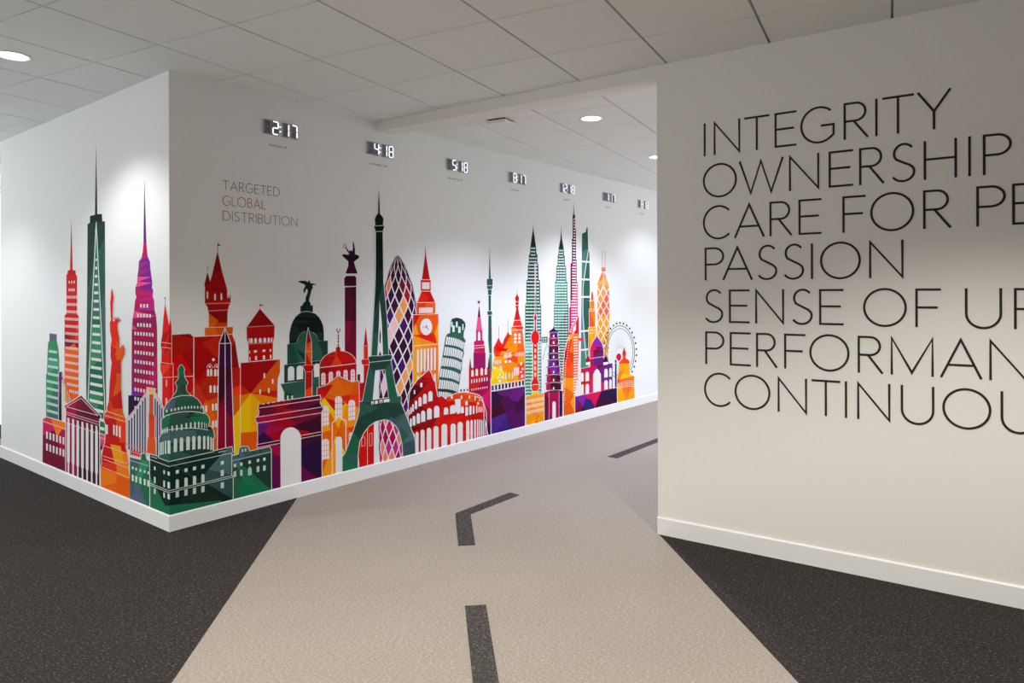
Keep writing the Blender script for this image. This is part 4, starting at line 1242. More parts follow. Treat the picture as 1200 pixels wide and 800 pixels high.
pts = [(303.2, 475.6), (303.6, 474.4), (330, 470), (374.6, 463.2), (375.3, 466.8), (374.8, 472), (376.2, 475.4), (378, 476.4), (378, 479.8), (376.4, 482.4), (376.5, 504.6), (377.2, 505.6), (377, 507.2), (376.6, 508), (376.8, base_y(376.8)), (301.8, base_y(301.8)), (302, 523), (301, 521.5), (301.2, 520.4), (302, 519.5), (302, 495), (299.6, 493), (299.4, 489.2), (303, 487), (303.8, 482), (302.7, 478.6)]
a.body(pts, [(310, 480, wine), (330, 477, (150, 6, 36)), (355, 472, (100, 6, 50)), (372, 470, dwine), (310, 490, mag), (335, 488, (168, 6, 30)), (360, 484, wine), (306, 500, purp), (304, 512, dpur), (315, 505, mag), (335, 500, (160, 4, 30)), (355, 495, (70, 4, 40)), (372, 495, dwine), (308, 518, (60, 10, 70)), (318, 513, (140, 6, 60)), (325, 520, mag), (306, 535, wine), (324, 535, (110, 6, 36)), (322, 550, (96, 8, 70)), (308, 560, dwine), (324, 565, dwine), (360, 515, (60, 10, 50)), (372, 515, dwine), (360, 525, (40, 10, 56)), (358, 545, (64, 8, 50)), (374, 545, dwine), (365, 560, dwine)],
       cuts=[(308, 505, 325, 520), (345, 500, 372, 488), (340, 500, 356, 494), (300, 515, 312, 502), (352, 524, 378, 514)], auto=6, w=1.7)
a.hl(304, 477.8, 375, .7); a.hl(300.4, 488.6, 377.4, .7); a.hl(301.8, 495.6, 376.4, .7)
a.hl(301.5, 520.6, 329, .7); a.hl(302, 524.2, 329, .7); a.hl(351.8, 510.2, 377, .7); a.hl(352.5, 513.6, 376.6, .7)
for k_ in range(12):
    x = 305.5 + k_ * 6
    a.fill(ell(x, PY(303.5, 474.6, x) - .4, 1.5, 1.1, 6), wine, part='cresting')
op = [(328.4, 520)] + [(340.6 - 12.2 * math.cos(math.radians(t)), 514 - 13.6 * math.sin(math.radians(t)) + (0)) for t in range(10, 171, 16)] + [(352.6, 512), (352.8, base_y(352.8) + .3), (328.6, base_y(328.6) + .3)]
a.win([op], WHITE, 'opening')
a.done()
a = Art('clock_tower_decal', 'orange and red clock tower with white clock face and pointed spire', 2)
sp = [(498.4, 287.5), (499.2, 300), (503.6, 327), (504.6, 328.2), (504.6, 340), (504.2, 341.5), (509.6, 353.6), (510, 354.4), (510, 367.6), (513.6, 367.4), (513.6, 470), (484, 480), (484, 368.8), (488, 368.6), (488, 355), (489, 354), (493.8, 341.6), (493, 340.4), (493, 328.4), (494.4, 327), (497.8, 300)]
a.body(sp, [(498.5, 300, (160, 10, 20)), (498.5, 318, (176, 12, 20)), (498.5, 334, red), (495, 348, (214, 30, 12)), (505, 348, red), (491, 362, (226, 60, 14)), (505, 362, (230, 90, 14)), (486, 373, red), (492, 376, org), (502, 371, (242, 140, 14)), (510, 378, (238, 84, 10)), (486, 388, yorg), (490, 394, rorg), (500, 393, red2), (507, 398, (224, 40, 10)), (512, 392, yorg), (490, 402, (242, 140, 14)), (512, 404, org2), (490, 420, yorg), (505, 420, org2), (490, 445, org), (508, 445, (236, 110, 14))],
       cuts=[(484, 385, 492, 369), (484, 392.5, 512, 390), (484, 393, 513, 403), (508, 388, 513, 402)], auto=5, w=1.3)
a.win([rect(494.6, 330.6, 503.2, 338.6)]); a.win([rect(490.8, 360.4, 507, 366.8)])
for k_ in range(5): a.line([(496.2 + k_ * 1.5, 330.6), (496.2 + k_ * 1.5, 338.4)], .3, (224, 120, 110), sub=4)
for k_ in range(7): a.line([(492.6 + k_ * 2.05, 360.2), (492.6 + k_ * 2.05, 366.6)], .5, (236, 120, 60), sub=4)
for x0, y, x1 in ((494, 327.6, 504), (493.6, 341, 504.6), (489, 354.4, 510), (484, 368.6, 513.6)): a.hl(x0, y, x1, .7, (250, 200, 180))
a.hl(484.4, 405.2, 513.4, .9, (250, 214, 190))
a.win([ell(499.3, 382.8, 7, 9.8, 28)], WHITE, 'clock_face')
a.line([(499.5, 382.6), (494.6, 383.8)], .5, red2, 'clock_hands', sub=4); a.line([(499.5, 382.6), (501.6, 386)], .7, red2, 'clock_hands', sub=4); a.fill(ell(499.5, 382.4, 1, 1.2, 8), red2, part='clock_hands', sub=4)
for k_ in range(6):
    x = 489.6 + 3.98 * k_
    a.win([arch(x, 409.3 - k_ * .5, 436 - k_ * .55, 2.1), arch(x, 440 - k_ * .5, 452, 2.1)], WHITE, 'tall_window')
a.done()
a = Art('iron_tower_decal', 'dark green lattice iron tower with splayed legs and arched base, tallest of the long wall', 5)
a.body([(443.8, 223.5), (444.6, 237), (445, 250.4), (446.4, 252), (448.4, 254.6), (449.2, 257), (448.6, 262), (449, 264.2), (450, 265), (448.6, 269.6), (448.2, 271.8), (448.6, 300), (448.9, 330), (453, 370), (455, 415.8), (458.8, 416), (459.2, 418.6), (457.6, 421.4), (457.6, 424), (433, 425.6), (432.4, 422), (431.2, 419.2), (431.6, 418.4), (435, 417), (437.8, 370), (440, 330), (440.4, 300), (440.2, 271.8), (439.6, 269.5), (438.2, 265), (439.8, 263.4), (439, 257), (439.8, 254.5), (441.5, 251.6), (442.8, 250.4), (443.2, 237)],
       [(444, 240, (8, 18, 16)), (444, 260, (10, 22, 20)), (444, 300, (12, 26, 22)), (444, 340, (16, 38, 30)), (439, 375, g0), (450, 372, g0), (438, 395, g1), (451, 395, (30, 84, 60)), (437, 410, g1), (453, 410, g1), (445, 421, g0)], cuts=[(436, 391, 455, 390)], auto=4, part='shaft', w=1.1)
a.win([[(444.6, 352), (447.2, 378), (448.6, 416.8), (441.8, 417.2), (443.2, 392), (444.1, 372)]], WHITE, 'slit')
a.win([[(445, 384), (446.3, 392), (445.6, 403), (444.2, 400), (444.6, 390)], [(445, 410.8), (446.8, 416.4), (443.3, 416.6)]], wine, 'slit', 4)
a.line([(439, 264.6), (449.6, 264.2)], .7, LNG); a.line([(439.8, 271.4), (448.6, 271)], .7, LNG); a.line([(433, 424.4), (457.8, 421.8)], .7, LNG, sub=3); a.line([(434.6, 417), (455, 415.6)], .7, LNG, sub=3)
for lg, sd in (([(432.9, 425.4), (443.5, 424.4), (442, 433.6), (439.5, 433.8), (436.4, 469), (424.6, 470.6)], [(436, 430, g0), (436, 440, (44, 86, 76)), (432, 455, g1), (429, 466, g0)]),
               ([(443, 424.4), (458, 423), (461.5, 445), (465.4, 464.4), (455.4, 466), (451, 432.6), (442, 433.4)], [(450, 428, g0), (456, 440, g1), (458, 452, (34, 96, 66)), (461, 461, g1)])):
    a.body(lg, sd, auto=3, part='middle_leg', w=1.0)
a.body([(421, 470.8), (469.2, 463.8), (470, 466.6), (469.4, 472.4), (421.2, 481)], [(430, 475, g1), (445, 472, g0), (462, 469, g1)], auto=2, part='platform', sub=3, w=1.2)
for x, wd_ in ((436.2, 3), (440.8, 3.4), (446.2, 3.6), (451.4, 4), (454.8, 2.6)): a.win([rect(x - wd_ / 2, PY(436, 470.4, x), x + wd_ / 2, PY(436, 474, x))], WHITE, 'window', 5)
a.win([rect(445.2, 470.2, 447.3, 471.8), rect(435.6, 472, 437, 473.6)], (170, 10, 50), 'window', 6)
lb = [(421.2, 480.8), (445.5, 476.4), (448, 491.4), (440, 493.4), (432, 498.8), (426, 506.6), (421, 517), (419, 532), (419, base_y(419)), (401, base_y(401)), (401, 535.4), (404.4, 531), (414, 505), (419, 490)]
rb = [(445.5, 476.4), (469.6, 472.2), (474, 483), (486, 514.6), (486.6, 531), (486.6, base_y(486.6)), (472, base_y(472)), (471.4, 520), (468, 506), (463.6, 498.2), (457.6, 493), (451.5, 491), (448, 491.4)]
a.body(lb, [(425, 485, g1), (438, 484, g0), (418, 500, g0), (428, 495, (26, 70, 52)), (412, 520, (26, 96, 64)), (408, 535, (46, 92, 78)), (412, 545, g1), (405, 548, g2)], cuts=[(414, 506, 421, 515), (401, 553, 410, 505), (404, 533, 420, 547)], auto=3, part='left_leg')
a.body(rb, [(455, 482, (34, 66, 56)), (465, 484, g0), (462, 492, (60, 90, 88)), (472, 498, (70, 100, 100)), (470, 508, g1), (478, 512, (76, 102, 106)), (478, 525, (56, 84, 88)), (480, 540, g1)], cuts=[(464, 494, 487, 520), (465, 497, 476, 478)], auto=3, part='right_leg')
a.done()
a = Art('red_doors_decal', 'pair of red panelled doors seen through the arch of the iron tower', 3)
a.body([(421, 548.5), (419.6, 530), (422, 514), (427, 504), (432.5, 498), (438, 495.5), (438, 543.4)], [(427, 520, (200, 16, 8)), (434, 510, (214, 24, 8)), (426, 540, (206, 20, 10)), (435, 535, (196, 10, 10))], auto=4, w=1.2)
a.line([(430.4, 500), (430.4, 545.4)], .6, (244, 190, 180)); a.line([(432.8, 508), (435.8, 507), (435.8, 521.6), (432.8, 522.4), (432.8, 508)], .6, (244, 170, 160)); a.line([(423.6, 514), (426.6, 511), (427.6, 514), (427.6, 521.8), (423.6, 522.8), (423.6, 514)], .6, (244, 170, 160))
a.done()
a = Art('leaning_tower_decal', 'green leaning tower of stacked white colonnades', 3)
a.fill([(516, 480), (512.3, 463), (512.5, 456), (514.4, 442), (517, 428), (519.5, 412), (522.3, 394), (523.8, 391.4), (527.3, 390), (528, 376.5), (530, 373.2), (535.5, 372), (541, 373.6), (545, 378), (545.4, 382), (543.6, 388), (543, 394.6), (545.6, 399.5), (544.4, 402), (543, 410), (543.8, 413.4), (541.6, 422), (541, 432), (539.6, 437.5), (538.4, 448), (536, 461), (532, 480)],
       [(535, 378, g0), (530, 385, g1), (540, 390, (50, 90, 76)), (525, 400, g1), (535, 420, g1), (525, 440, g1), (530, 455, g0)], auto=4)
a.win([rect(530, 381.4, 532.6, 389), rect(534, 376.8, 536.2, 383.4), rect(536.8, 382.6, 539.6, 390), rect(541.6, 379.6, 543, 386.6), rect(528.4, 376.8, 530.2, 383)], (206, 232, 220))
tiers = [((523, 394), (544.6, 401.5), (521.6, 403.5), (542.4, 409.5)), ((521, 406), (542.6, 412.4), (519.6, 416.2), (541.4, 422)), ((518.8, 418.6), (541.2, 425), (516.8, 428.6), (539.8, 434)), ((516.4, 431.6), (539.2, 438.6), (514.8, 441.6), (537.6, 447.4)), ((514.4, 444.6), (537.8, 450.6), (513.2, 455.4), (536, 459.6)), ((513.2, 458.4), (534, 463.2), (514.6, 466.5), (533, 470))]
for (tl, tr, bl, br) in tiers:
    n = 11
    for k_ in range(n):
        t0, t1 = (k_ + .10) / n, (k_ + .84) / n
        def mixp(p, q_, t):
            sag = 1.6 * math.sin(math.pi * t) * -1
            tt = math.sin((t - .12) * math.pi / 1.76) ** 1 if t > .12 else t * .1
            tt = t + .10 * math.sin(math.pi * t)
            return (p[0] + (q_[0] - p[0]) * tt, p[1] + (q_[1] - p[1]) * tt + sag + (.15 if p in (tl,) else -.1))
        a.win([[mixp(tl, tr, t0), mixp(tl, tr, t1), mixp(bl, br, t1), mixp(bl, br, t0)]], WHITE, 'colonnade')
a.done()
a = Art('amphitheatre_decal', 'ruined red amphitheatre with three tiers of white arches', 4)
X = lambda s_: Q(s_, 470, 430, 10)
pts = X('85,640 85,470 92,380 100,300 120,255 150,210 190,155 240,110 285,68 325,35 350,70 362,105 375,150 400,182 405,250 415,290 425,345 445,352 470,335 495,352 520,378 545,345 580,340 582,362 600,362 602,325 640,310 680,302 740,298 800,303') + Q('450,113 500,128 545,160 556,210 562,260 566,330 566,400 590,470 605,560', 510, 450, 10) + [(571, base_y(571)), (486, base_y(486)), (478.6, 500)]
a.body(pts, [(482, 460, (80, 6, 14)), (488, 450, (86, 6, 14)), (495, 446, (150, 8, 12)), (502, 445, red), (484, 478, (120, 8, 14)), (495, 470, (190, 10, 12)), (510, 470, red), (484, 495, (84, 6, 12)), (498, 496, (140, 8, 12)), (515, 492, (206, 20, 8)), (525, 480, red), (520, 500, (214, 30, 8)), (540, 485, (206, 10, 8)), (538, 467, rorg), (550, 465, org), (556, 472, (214, 24, 10)), (563, 472, rorg), (552, 490, (150, 10, 20)), (560, 490, (196, 10, 10)), (490, 515, (170, 8, 10)), (505, 530, (206, 8, 8)), (530, 520, (206, 10, 6)), (543, 510, (220, 36, 8)), (550, 520, (190, 12, 40)), (560, 520, (220, 140, 140)), (568, 515, (190, 90, 140))],
       cuts=[(478, 475, 500, 450), (515, 490, 545, 510), (543, 476, 550, 462), (550, 462, 560, 478), (486, 504, 520, 492), (545, 498, 558, 482)], auto=6, w=1.7)
def ar(lst):
    a.win([arch(470 + x / 10, 430 + t / 10, 430 + b / 10, w_ / 10, ht=min(w_ / 10 * .65, 3.2)) for x, t, b, w_ in lst], WHITE, 'arch')
ar([(95, 495, 560, 11), (115, 468, 545, 17), (138, 433, 520, 20), (173, 393, 490, 28), (220, 350, 458, 36), (277, 312, 428, 44), (342, 280, 400, 50), (155, 268, 315, 17), (235, 182, 235, 24)])
ar([(86, 625, 690, 9), (113, 600, 698, 22), (150, 570, 682, 32), (200, 540, 660, 40), (257, 508, 640, 50), (330, 480, 612, 56), (415, 452, 590, 62), (525, 470, 555, 52), (605, 445, 545, 66), (715, 460, 540, 36), (765, 395, 447, 30), (767, 462, 568, 30)])
a.win([X('630,375 695,372 695,520 680,545 655,548 650,525 632,520')], WHITE, 'arch')
for x, t, w_ in ((150, 775, 22), (185, 757, 36), (250, 732, 46), (325, 710, 52), (408, 690, 58), (505, 664, 66), (608, 660, 60), (690, 640, 60), (780, 622, 38)):
    xx = 470 + x / 10
    a.win([arch(xx, 430 + t / 10, base_y(xx) + .3, w_ / 10, ht=3)], WHITE, 'arch')
for x, t, w_ in ((425, 418, 26), (465, 412, 18), (495, 410, 15), (520, 412, 13), (543, 414, 12), (563, 420, 10), (582, 450, 8)):
    xx = 510 + x / 10
    a.win([arch(xx, 450 + t / 10, base_y(xx) + .3, w_ / 10, ht=2)], WHITE, 'arch')
a.win([arch(510 + x / 10, 450 + t / 10, 450 + b / 10, w_ / 10, ht=1.5) for x, t, b, w_ in ((410, 252, 358, 26), (448, 250, 348, 18), (485, 250, 338, 14), (510, 262, 330, 11), (530, 262, 328, 9), (548, 266, 322, 7), (307, 130, 170, 17), (400, 130, 165, 13), (465, 150, 190, 11), (515, 175, 200, 9), (500, 210, 240, 22), (195, 140, 170, 20))], WHITE, 'arch')
a.line([(556, 464), (562, 466), (566.5, 472), (569.5, 482), (570.5, 508)], .8, (240, 226, 226), sub=4)
a.done()
a = Art('star_tower_decal', 'magenta gate tower with a star on its spire, behind the amphitheatre', 1)
a.win([[(561 + (2.2 if k_ % 2 == 0 else .9) * math.sin(k_ * math.pi / 5), 353.8 - (2.9 if k_ % 2 == 0 else 1.2) * math.cos(k_ * math.pi / 5)) for k_ in range(10)]], wine, 'star', 1)
up = [(561.4, 357.6), (562, 362), (564.9, 387), (566.4, 399.2), (567.2, 399), (567.2, 404.8), (568.2, 405), (568.2, 412), (569, 414), (569, 431), (571.4, 431), (573, 416), (574.6, 432), (574.8, 470), (574.8, 514), (550, 520), (549.4, 470), (549.4, 432), (551, 418.5), (552.4, 431), (554.8, 431), (554.8, 414), (555.4, 411), (555.4, 400), (557, 399.6), (557.8, 387), (560.8, 362)]
a.fill(up, [(561, 368, wine), (561, 378, pink), (560, 388, mag2), (565, 385, (214, 40, 90)), (561, 402, mag2), (558, 410, (206, 30, 90)), (565, 410, (196, 20, 84)), (560, 424, (150, 16, 90)), (551, 435, (170, 20, 40)), (573, 430, (110, 10, 60)), (555, 450, (190, 30, 30)), (565, 450, mag), (571, 465, mag2), (553, 462, (180, 30, 40)), (560, 475, (90, 30, 110)), (570, 485, mag), (562, 500, dwine), (572, 505, navy), (568, 490, dpur)], cuts=[(557, 371.5, 566, 371), (549, 478, 575, 455), (555, 462, 575, 500)], auto=7)
a.win([arch(561.4, 387.6, 398.8, 2.7, pointed=True, ht=3), arch(557.3, 389, 399, 1.0), arch(565.6, 388, 398.4, 1.0)])
a.hl(554.8, 405.2, 568.4, .6); a.hl(555, 408, 568.2, .7)
a.win([arch(553.6, 432.6, 441, 2.7, pointed=True, ht=2.6), arch(558.6, 431.4, 440.2, 2.7, pointed=True, ht=2.6), arch(564.5, 430.4, 439.4, 2.7, pointed=True, ht=2.6), arch(569.3, 430, 438.8, 2.5, pointed=True, ht=2.6)])
a.win(grid(552.6, 570.6, 7, 444.6, 4.2, 1.1) + grid(552.6, 570.6, 8, 455.6, 2, .9))
a.win([rect(574.9, 450, 575.9, 511)], (226, 206, 214))
a.win([rect(539.4, 456.2, 541, 458.8), rect(543.2, 456, 544.8, 458.4), rect(547, 455.6, 548.6, 458)], dpur, 'battlement')
a.done()
a = Art('broadcast_tower_decal', 'very thin green broadcasting mast with a small cylindrical cabin', 0)
a.fill([(573.9, 289), (574.5, 312), (575.2, 326.6), (577.2, 326.8), (577.2, 336), (576, 338.8), (575.8, 345.8), (575.2, 346), (575.2, 364.6), (576.5, 364.8), (576.5, 368.6), (575.8, 369), (576.3, 400), (576.3, 414), (576.6, 440), (574.8, 444), (573.4, 414), (572.1, 400), (572.3, 369), (571.2, 368.6), (571.2, 364.6), (572.6, 364.4), (572.4, 346), (571.9, 345.6), (571.7, 339), (570.6, 336.4), (570.6, 327), (572.8, 326.6), (573.2, 312)], [(574, 310, g0), (574, 333, g1), (574, 360, g1), (574, 385, g1), (574, 410, (50, 96, 76)), (575, 430, g3)], auto=4)
for x0, y, x1, wd_ in ((570.6, 334.6, 577.2, .6), (571.6, 339, 576, .5), (571.6, 345.6, 576, .5), (571.2, 364.2, 576.5, .6), (571, 369.2, 576.6, .6), (572, 414.3, 576.6, .7)): a.line([(x0, y), (x1, y - .1)], wd_, WHITE)
a.done()
a = Art('onion_dome_decal', 'red, orange and yellow cathedral with onion domes above the purple wall', 2)
ct = [(605.8, 343.5), (606.6, 346), (608.2, 349), (607.6, 352), (607.4, 354), (607.8, 355.6), (606.8, 357), (607.8, 359.4), (607, 361), (609.9, 374.8), (611.8, 382), (613, 383.2), (612.6, 385.4), (612.2, 387), (613.2, 398), (614.6, 410), (614.8, 444.6), (575.2, 450.8), (577.4, 428), (579.8, 417.4), (578.2, 412), (578.4, 407), (581.6, 401), (584.3, 395.2), (586.6, 401), (588.6, 403), (591, 396.4), (594, 391.4), (595, 387.6), (596.6, 391.4), (597.6, 392.4), (599.6, 392), (599.2, 386), (599, 383.8), (600.8, 382.4), (602.3, 375), (605, 361), (603.8, 359.6), (604.8, 357), (603.8, 355.6), (604.4, 354), (604, 352), (603.4, 349), (605, 346)]
a.body(ct, [(605.8, 349, red), (606, 358, (196, 20, 36)), (606, 368, (206, 14, 30)), (606, 379, (226, 34, 20)), (602, 390, (240, 110, 20)), (609, 392, (240, 90, 30)), (583, 405, (228, 20, 12)), (588, 410, (214, 14, 10)), (580, 414, rorg), (594, 395, (228, 34, 14)), (590, 403, red2), (596, 403, (242, 130, 8)), (603, 410, (244, 140, 8)), (611, 410, (238, 96, 16)), (592, 414, (244, 150, 10)), (598, 419, (240, 70, 14)), (607, 422, (244, 60, 14)), (612, 419, (244, 150, 10)), (583, 423, yorg), (590, 428, (238, 160, 10)), (600, 430, (240, 140, 10)), (611, 432, rorg), (580, 436, yel), (586, 443, (236, 190, 8)), (597, 440, (238, 160, 8)), (608, 440, (240, 110, 10))],
       cuts=[(584.8, 417, 597, 395), (584.5, 417.2, 614, 413), (584.5, 417.2, 609, 427), (606, 395, 607, 444), (584, 418, 594, 445), (575, 446, 612, 426)], auto=4, w=1.0)
a.line([(584.4, 382), (584.4, 396)], .4, (150, 90, 100), 'finial_rod'); a.line([(595.1, 375), (595.1, 389)], .4, (150, 90, 100), 'finial_rod'); a.line([(605.8, 339), (605.8, 344)], .3, red, 'finial_rod')
for x0, y, x1 in ((602.4, 375.3, 609.8), (600.8, 382.4, 612), (599.6, 387, 612.4), (603.9, 353.4, 607.8), (603.9, 358, 607.8)): a.hl(x0, y, x1, .6, (250, 206, 196))
for y in (392, 396, 400.4):
    for x in (603.7, 608.6): a.win([arch(x, y - 1.6, y + 1.6, 3.2, ht=1.8)])
a.win(grid(591, 594, 3, 413.2, 6.4, .8) + grid(596, 598.6, 3, 413, 6, .7) + grid(603.6, 613, 7, 413.2, 4.4, .6) + grid(580.2, 587, 5, 422, 5, .7) + grid(585.6, 588, 3, 428.6, 6, .6) + grid(589.8, 592.6, 2, 437.2, 7.4, 1) + grid(596.6, 600.4, 2, 436.2, 7.4, .9) + grid(602.4, 607.6, 5, 430.6, 9.6, .8))
a.win([arch(592.6, 422, 425, 3, ht=2), arch(597.4, 421.6, 424.6, 3, ht=2), ell(585.6, 439, 1.2, 1.4, 6), ell(583.6, 442.4, 1.2, 1.4, 6), ell(587.6, 442, 1.2, 1.4, 6), arch(585.4, 444.4, 448, 2.4), ell(612.3, 432, 1.4, 1.4, 6), ell(610.4, 435.6, 1.2, 1.2, 6), arch(611.8, 438.6, 442.2, 2.8), rect(578.6, 430.6, 582.4, 432.4), rect(609.8, 424, 611.6, 428)])
a.done()
a = Art('crenellated_wall_decal', 'dark purple block wall with striped battlements below the onion domes', 3)
pts = [(575.6, 459), (615, 452.4), (615, base_y(615)), (575.6, base_y(575.6))]
a.body(pts, [(580, 465, dpur), (590, 468, dwine), (605, 460, purp), (592, 458, (90, 20, 100)), (610, 475, (60, 8, 60)), (582, 480, dwine), (598, 480, (80, 10, 80)), (583, 493, (74, 34, 130)), (592, 497, (54, 30, 110)), (608, 492, (80, 14, 90)), (578, 502, wine), (590, 505, dpur), (605, 505, (56, 10, 70)), (598, 512, dwine)], cuts=[(576, 490, 592, 484), (592, 484, 602, 510), (584, 503, 596, 486), (600, 458, 604, 480), (578, 460, 604, 470)], auto=7, w=1.4)
for k_ in range(10):
    x = 577.3 + 3.95 * k_
    a.win([rect(x - 1.1, PY(577.3, 451.8, x), x + 1.1, PY(577.3, 457.6, x))], (purp, navy, navy, dpur, dpur, dwine, wine, mag, dpur, navy)[k_], 'merlon', 1)
a.line([(575.4, 451), (615, 444.8)], .7, WHITE)
a.done()
def petro(name, label, cx, cols, ybot, antenna, steps, pitch=3.93, nw=4):
    a = Art(name, label, 0)
    L_ = [(cx, antenna)]
    for y, hw in steps: L_.append((cx + hw, y))
    R_ = [(cx - hw, y) for y, hw in reversed(steps)]
    a.fill(L_ + R_, cols, auto=9)
    y = steps[2][0] + 1.5
    def hw_at(y_):
        r = steps[0][1]
        for (ys, h_) in steps:
            if ys <= y_: r = h_
        return r
    while y < ybot - 2:
        hw = hw_at(y)
        n = nw if hw > 6 else 3 if hw > 4.6 else 2
        for k_ in range(n):
            x0 = cx - hw + .5 + (2 * hw - 1) * k_ / n
            a.win([rect(x0 + .05, y, x0 + (2 * hw - 1) / n - .3, y + 1.4)], (206, 226, 216), 'dash')
        y += pitch
    a.done()
petro('twin_tower_decal', 'left one of two matching green banded pinnacle towers', 624.8, [(625, 280, dkg), (625, 300, g0), (625, 330, g0), (618, 345, g1), (632, 350, g1), (618, 370, (30, 84, 60)), (630, 375, teal), (620, 395, g2), (632, 400, g4), (618, 420, g1), (632, 425, (90, 150, 130)), (620, 440, g3), (630, 455, g3)], 467, 262,
      [(268, .35), (271, .7), (288.5, 3.2), (298, 4), (298.2, 5), (309, 5.1), (309.2, 6.1), (328, 6.4), (328.3, 7.9), (356, 8.2), (356.3, 9.4), (400, 9.5), (467, 9.6)])
petro('twin_tower_decal', 'right one of two matching green banded pinnacle towers', 657.6, [(657, 285, dkg), (657, 300, g1), (657, 320, teal), (652, 340, (80, 140, 120)), (662, 340, (70, 130, 110)), (657, 365, (60, 120, 100)), (652, 380, (70, 130, 115)), (663, 385, g1), (655, 400, g1), (663, 410, g1), (660, 430, (36, 100, 76))], 446, 264,
      [(272, .3), (280, 1), (291.2, 3), (299.5, 3.4), (299.8, 4.2), (311, 4.3), (311.3, 5.8), (329.4, 6.1), (329.7, 7.3), (355, 7.6), (355.3, 8.6), (400, 8.8), (446, 8.8)], 3.3)
a = Art('sky_bridge_decal', 'small green footbridge with a slanting strut between the two pinnacle towers', 0)
a.fill([(634.6, 395), (641.6, 394.4), (641.6, 401), (634.6, 401.6)], g1, auto=2)
a.win([rect(635.4, 396.2, 637.4, 397.8), rect(638.4, 396, 640.4, 397.6), rect(635.4, 399, 637.4, 400.4), rect(638.4, 398.8, 640.4, 400.2)], (206, 226, 216))
a.line([(641.4, 402), (639, 409), (636, 421.5)], .5, (96, 130, 120), 'strut')
a.done()
a = Art('pearl_tower_decal', 'red television tower with two balls on a needle, in front of the green banded tower', 2)
a.line([(627.2, 309), (627.2, 336), (627.2, 370)], 1.5, (244, 214, 214), 'white_outline', sub=0); a.line([(627.2, 308), (627.2, 345)], .5, (230, 130, 130), 'needle'); a.line([(627.2, 345), (627.2, 370)], .8, (200, 40, 70), 'needle')
bd = [(627.2, 367), (628.6, 371), (628.6, 373.4), (627.9, 375.4), (628.1, 387.4)] + ell(627.1, 395.4, 4.5, 8.2, 16, 76, -76) + [(629.8, 403.4), (629.8, 444)] + ell(627, 451.3, 4.6, 7.8, 16, 55, -235)[:] + [(624.6, 444), (624.4, 403.4)] + ell(627.1, 395.4, 4.5, 8.2, 16, 256, 104) + [(626.3, 387.4), (626.5, 375.4), (625.8, 373.4), (625.8, 371)]
a.body(bd, [(627, 372, red), (627, 380, (200, 14, 20)), (627, 395, (222, 20, 24)), (625, 410, red), (629, 415, (214, 20, 30)), (627, 430, (232, 70, 50)), (627, 440, rorg), (627, 447, (214, 14, 20)), (628, 455, rorg)], auto=4, w=1.6)
for y in (403.8, 408.5, 415.5, 422.5, 429.4, 436.6): a.win([rect(626.3, y, 628, y + (2 if y < 405 else 4.6))], (244, 226, 190))
a.line([(622.6, 451.4), (627, 450.2), (631.6, 450.6)], .7, WHITE)
a.done()
a = Art('low_hall_decal', 'low yellow hall with three rows of slit windows under the red ball tower', 3)
a.body([(616.4, 464.2), (623.4, 462.6), (624.6, 458.8), (630, 458.4), (631, 461.6), (637.4, 460.6), (637.4, base_y(637.4)), (616.4, base_y(616.4))], [(620, 465, yel), (630, 463, (238, 190, 10)), (620, 478, (236, 130, 40)), (632, 476, (238, 150, 30)), (619, 490, yorg), (628, 487, org), (635, 490, yorg), (622, 497, yorg), (628, 493, (230, 96, 20))], cuts=[(623, 483, 629, 493), (634, 481, 628, 493)], auto=2, w=1.3)
for y in (468.4, 474.9, 481.6): a.win(grid(617.8, 635.8, 10, y, 4, .95), (250, 226, 200))
a.done()
a = Art('pagoda_decal', 'purple and wine pagoda with many upturned roofs', 4)
tiers = [(388.5, 395.2, 5.2, 4.6), (395.4, 403, 6, 5.2), (404, 412.6, 6.6, 5.6), (413, 419.8, 7, 5.8), (420.6, 428, 7.3, 6.4), (428.6, 437.4, 8.4, 7.2), (438, 446.8, 9.4, 8.2), (447.4, 456.4, 10, 8.8)]
cx = 648.6
tc_ = [(mag, purp, navy), (wine, mag, dpur), (dpur, wine, dwine), (dwine, purp, wine), (viol, purp, dwine), (mag, viol, purp), (mag, wine, dwine), (mag, dwine, dwine)]
a.fill([(648.4, 382.4), (649.2, 385), (652, 387), (654, 388.8), (643, 389.4), (644.4, 387.2), (647.6, 385)], dpur, part='roof')
for (y0, y1, rw, bw), cc in zip(tiers, tc_):
    pl = [(cx - bw, y0 + 1), (cx + bw, y0 + .6), (cx + bw, y1), (cx - bw, y1 + .6)]
    a.edge(pl, 1.3)
    a.fill(pl, [(cx - bw, y1, cc[0]), (cx, (y0 + y1) / 2, cc[1]), (cx + bw, y0, cc[2])], cuts=[(cx - 3.2, y0, cx - 3.2, y1), (cx + 3.4, y0, cx + 3.4, y1)], auto=1)
    a.fill([(cx - rw, y0 + 1.4), (cx - 3.2, y0 - 1), (cx + 3.4, y0 - 1.2), (cx + rw, y0 + .6), (cx + rw - .3, y0 + 1.6), (cx + 3.4, y0 + .1), (cx - 3.2, y0 + .4), (cx - rw + .3, y0 + 2.4)], (dpur if y0 < 430 else (90, 8, 44)), part='roof', sub=2)
    a.line([(cx - rw, y0 + 2.4), (cx - 3.2, y0 + .9), (cx + 3.4, y0 + .6), (cx + rw, y0 + 1.8)], .5, (222, 170, 200), sub=3)
    a.win([arch(cx, y1 - 3.6, y1 - .2, 1.7, pointed=True, ht=1.8)])
b_ = [(cx - 10.8, 460), (cx - 5, 457.6), (cx + 6, 457), (cx + 10.4, 458.4), (cx + 10.4, base_y(cx + 10.4)), (cx - 10.8, base_y(cx - 10.8))]
a.edge(b_, 1.3)
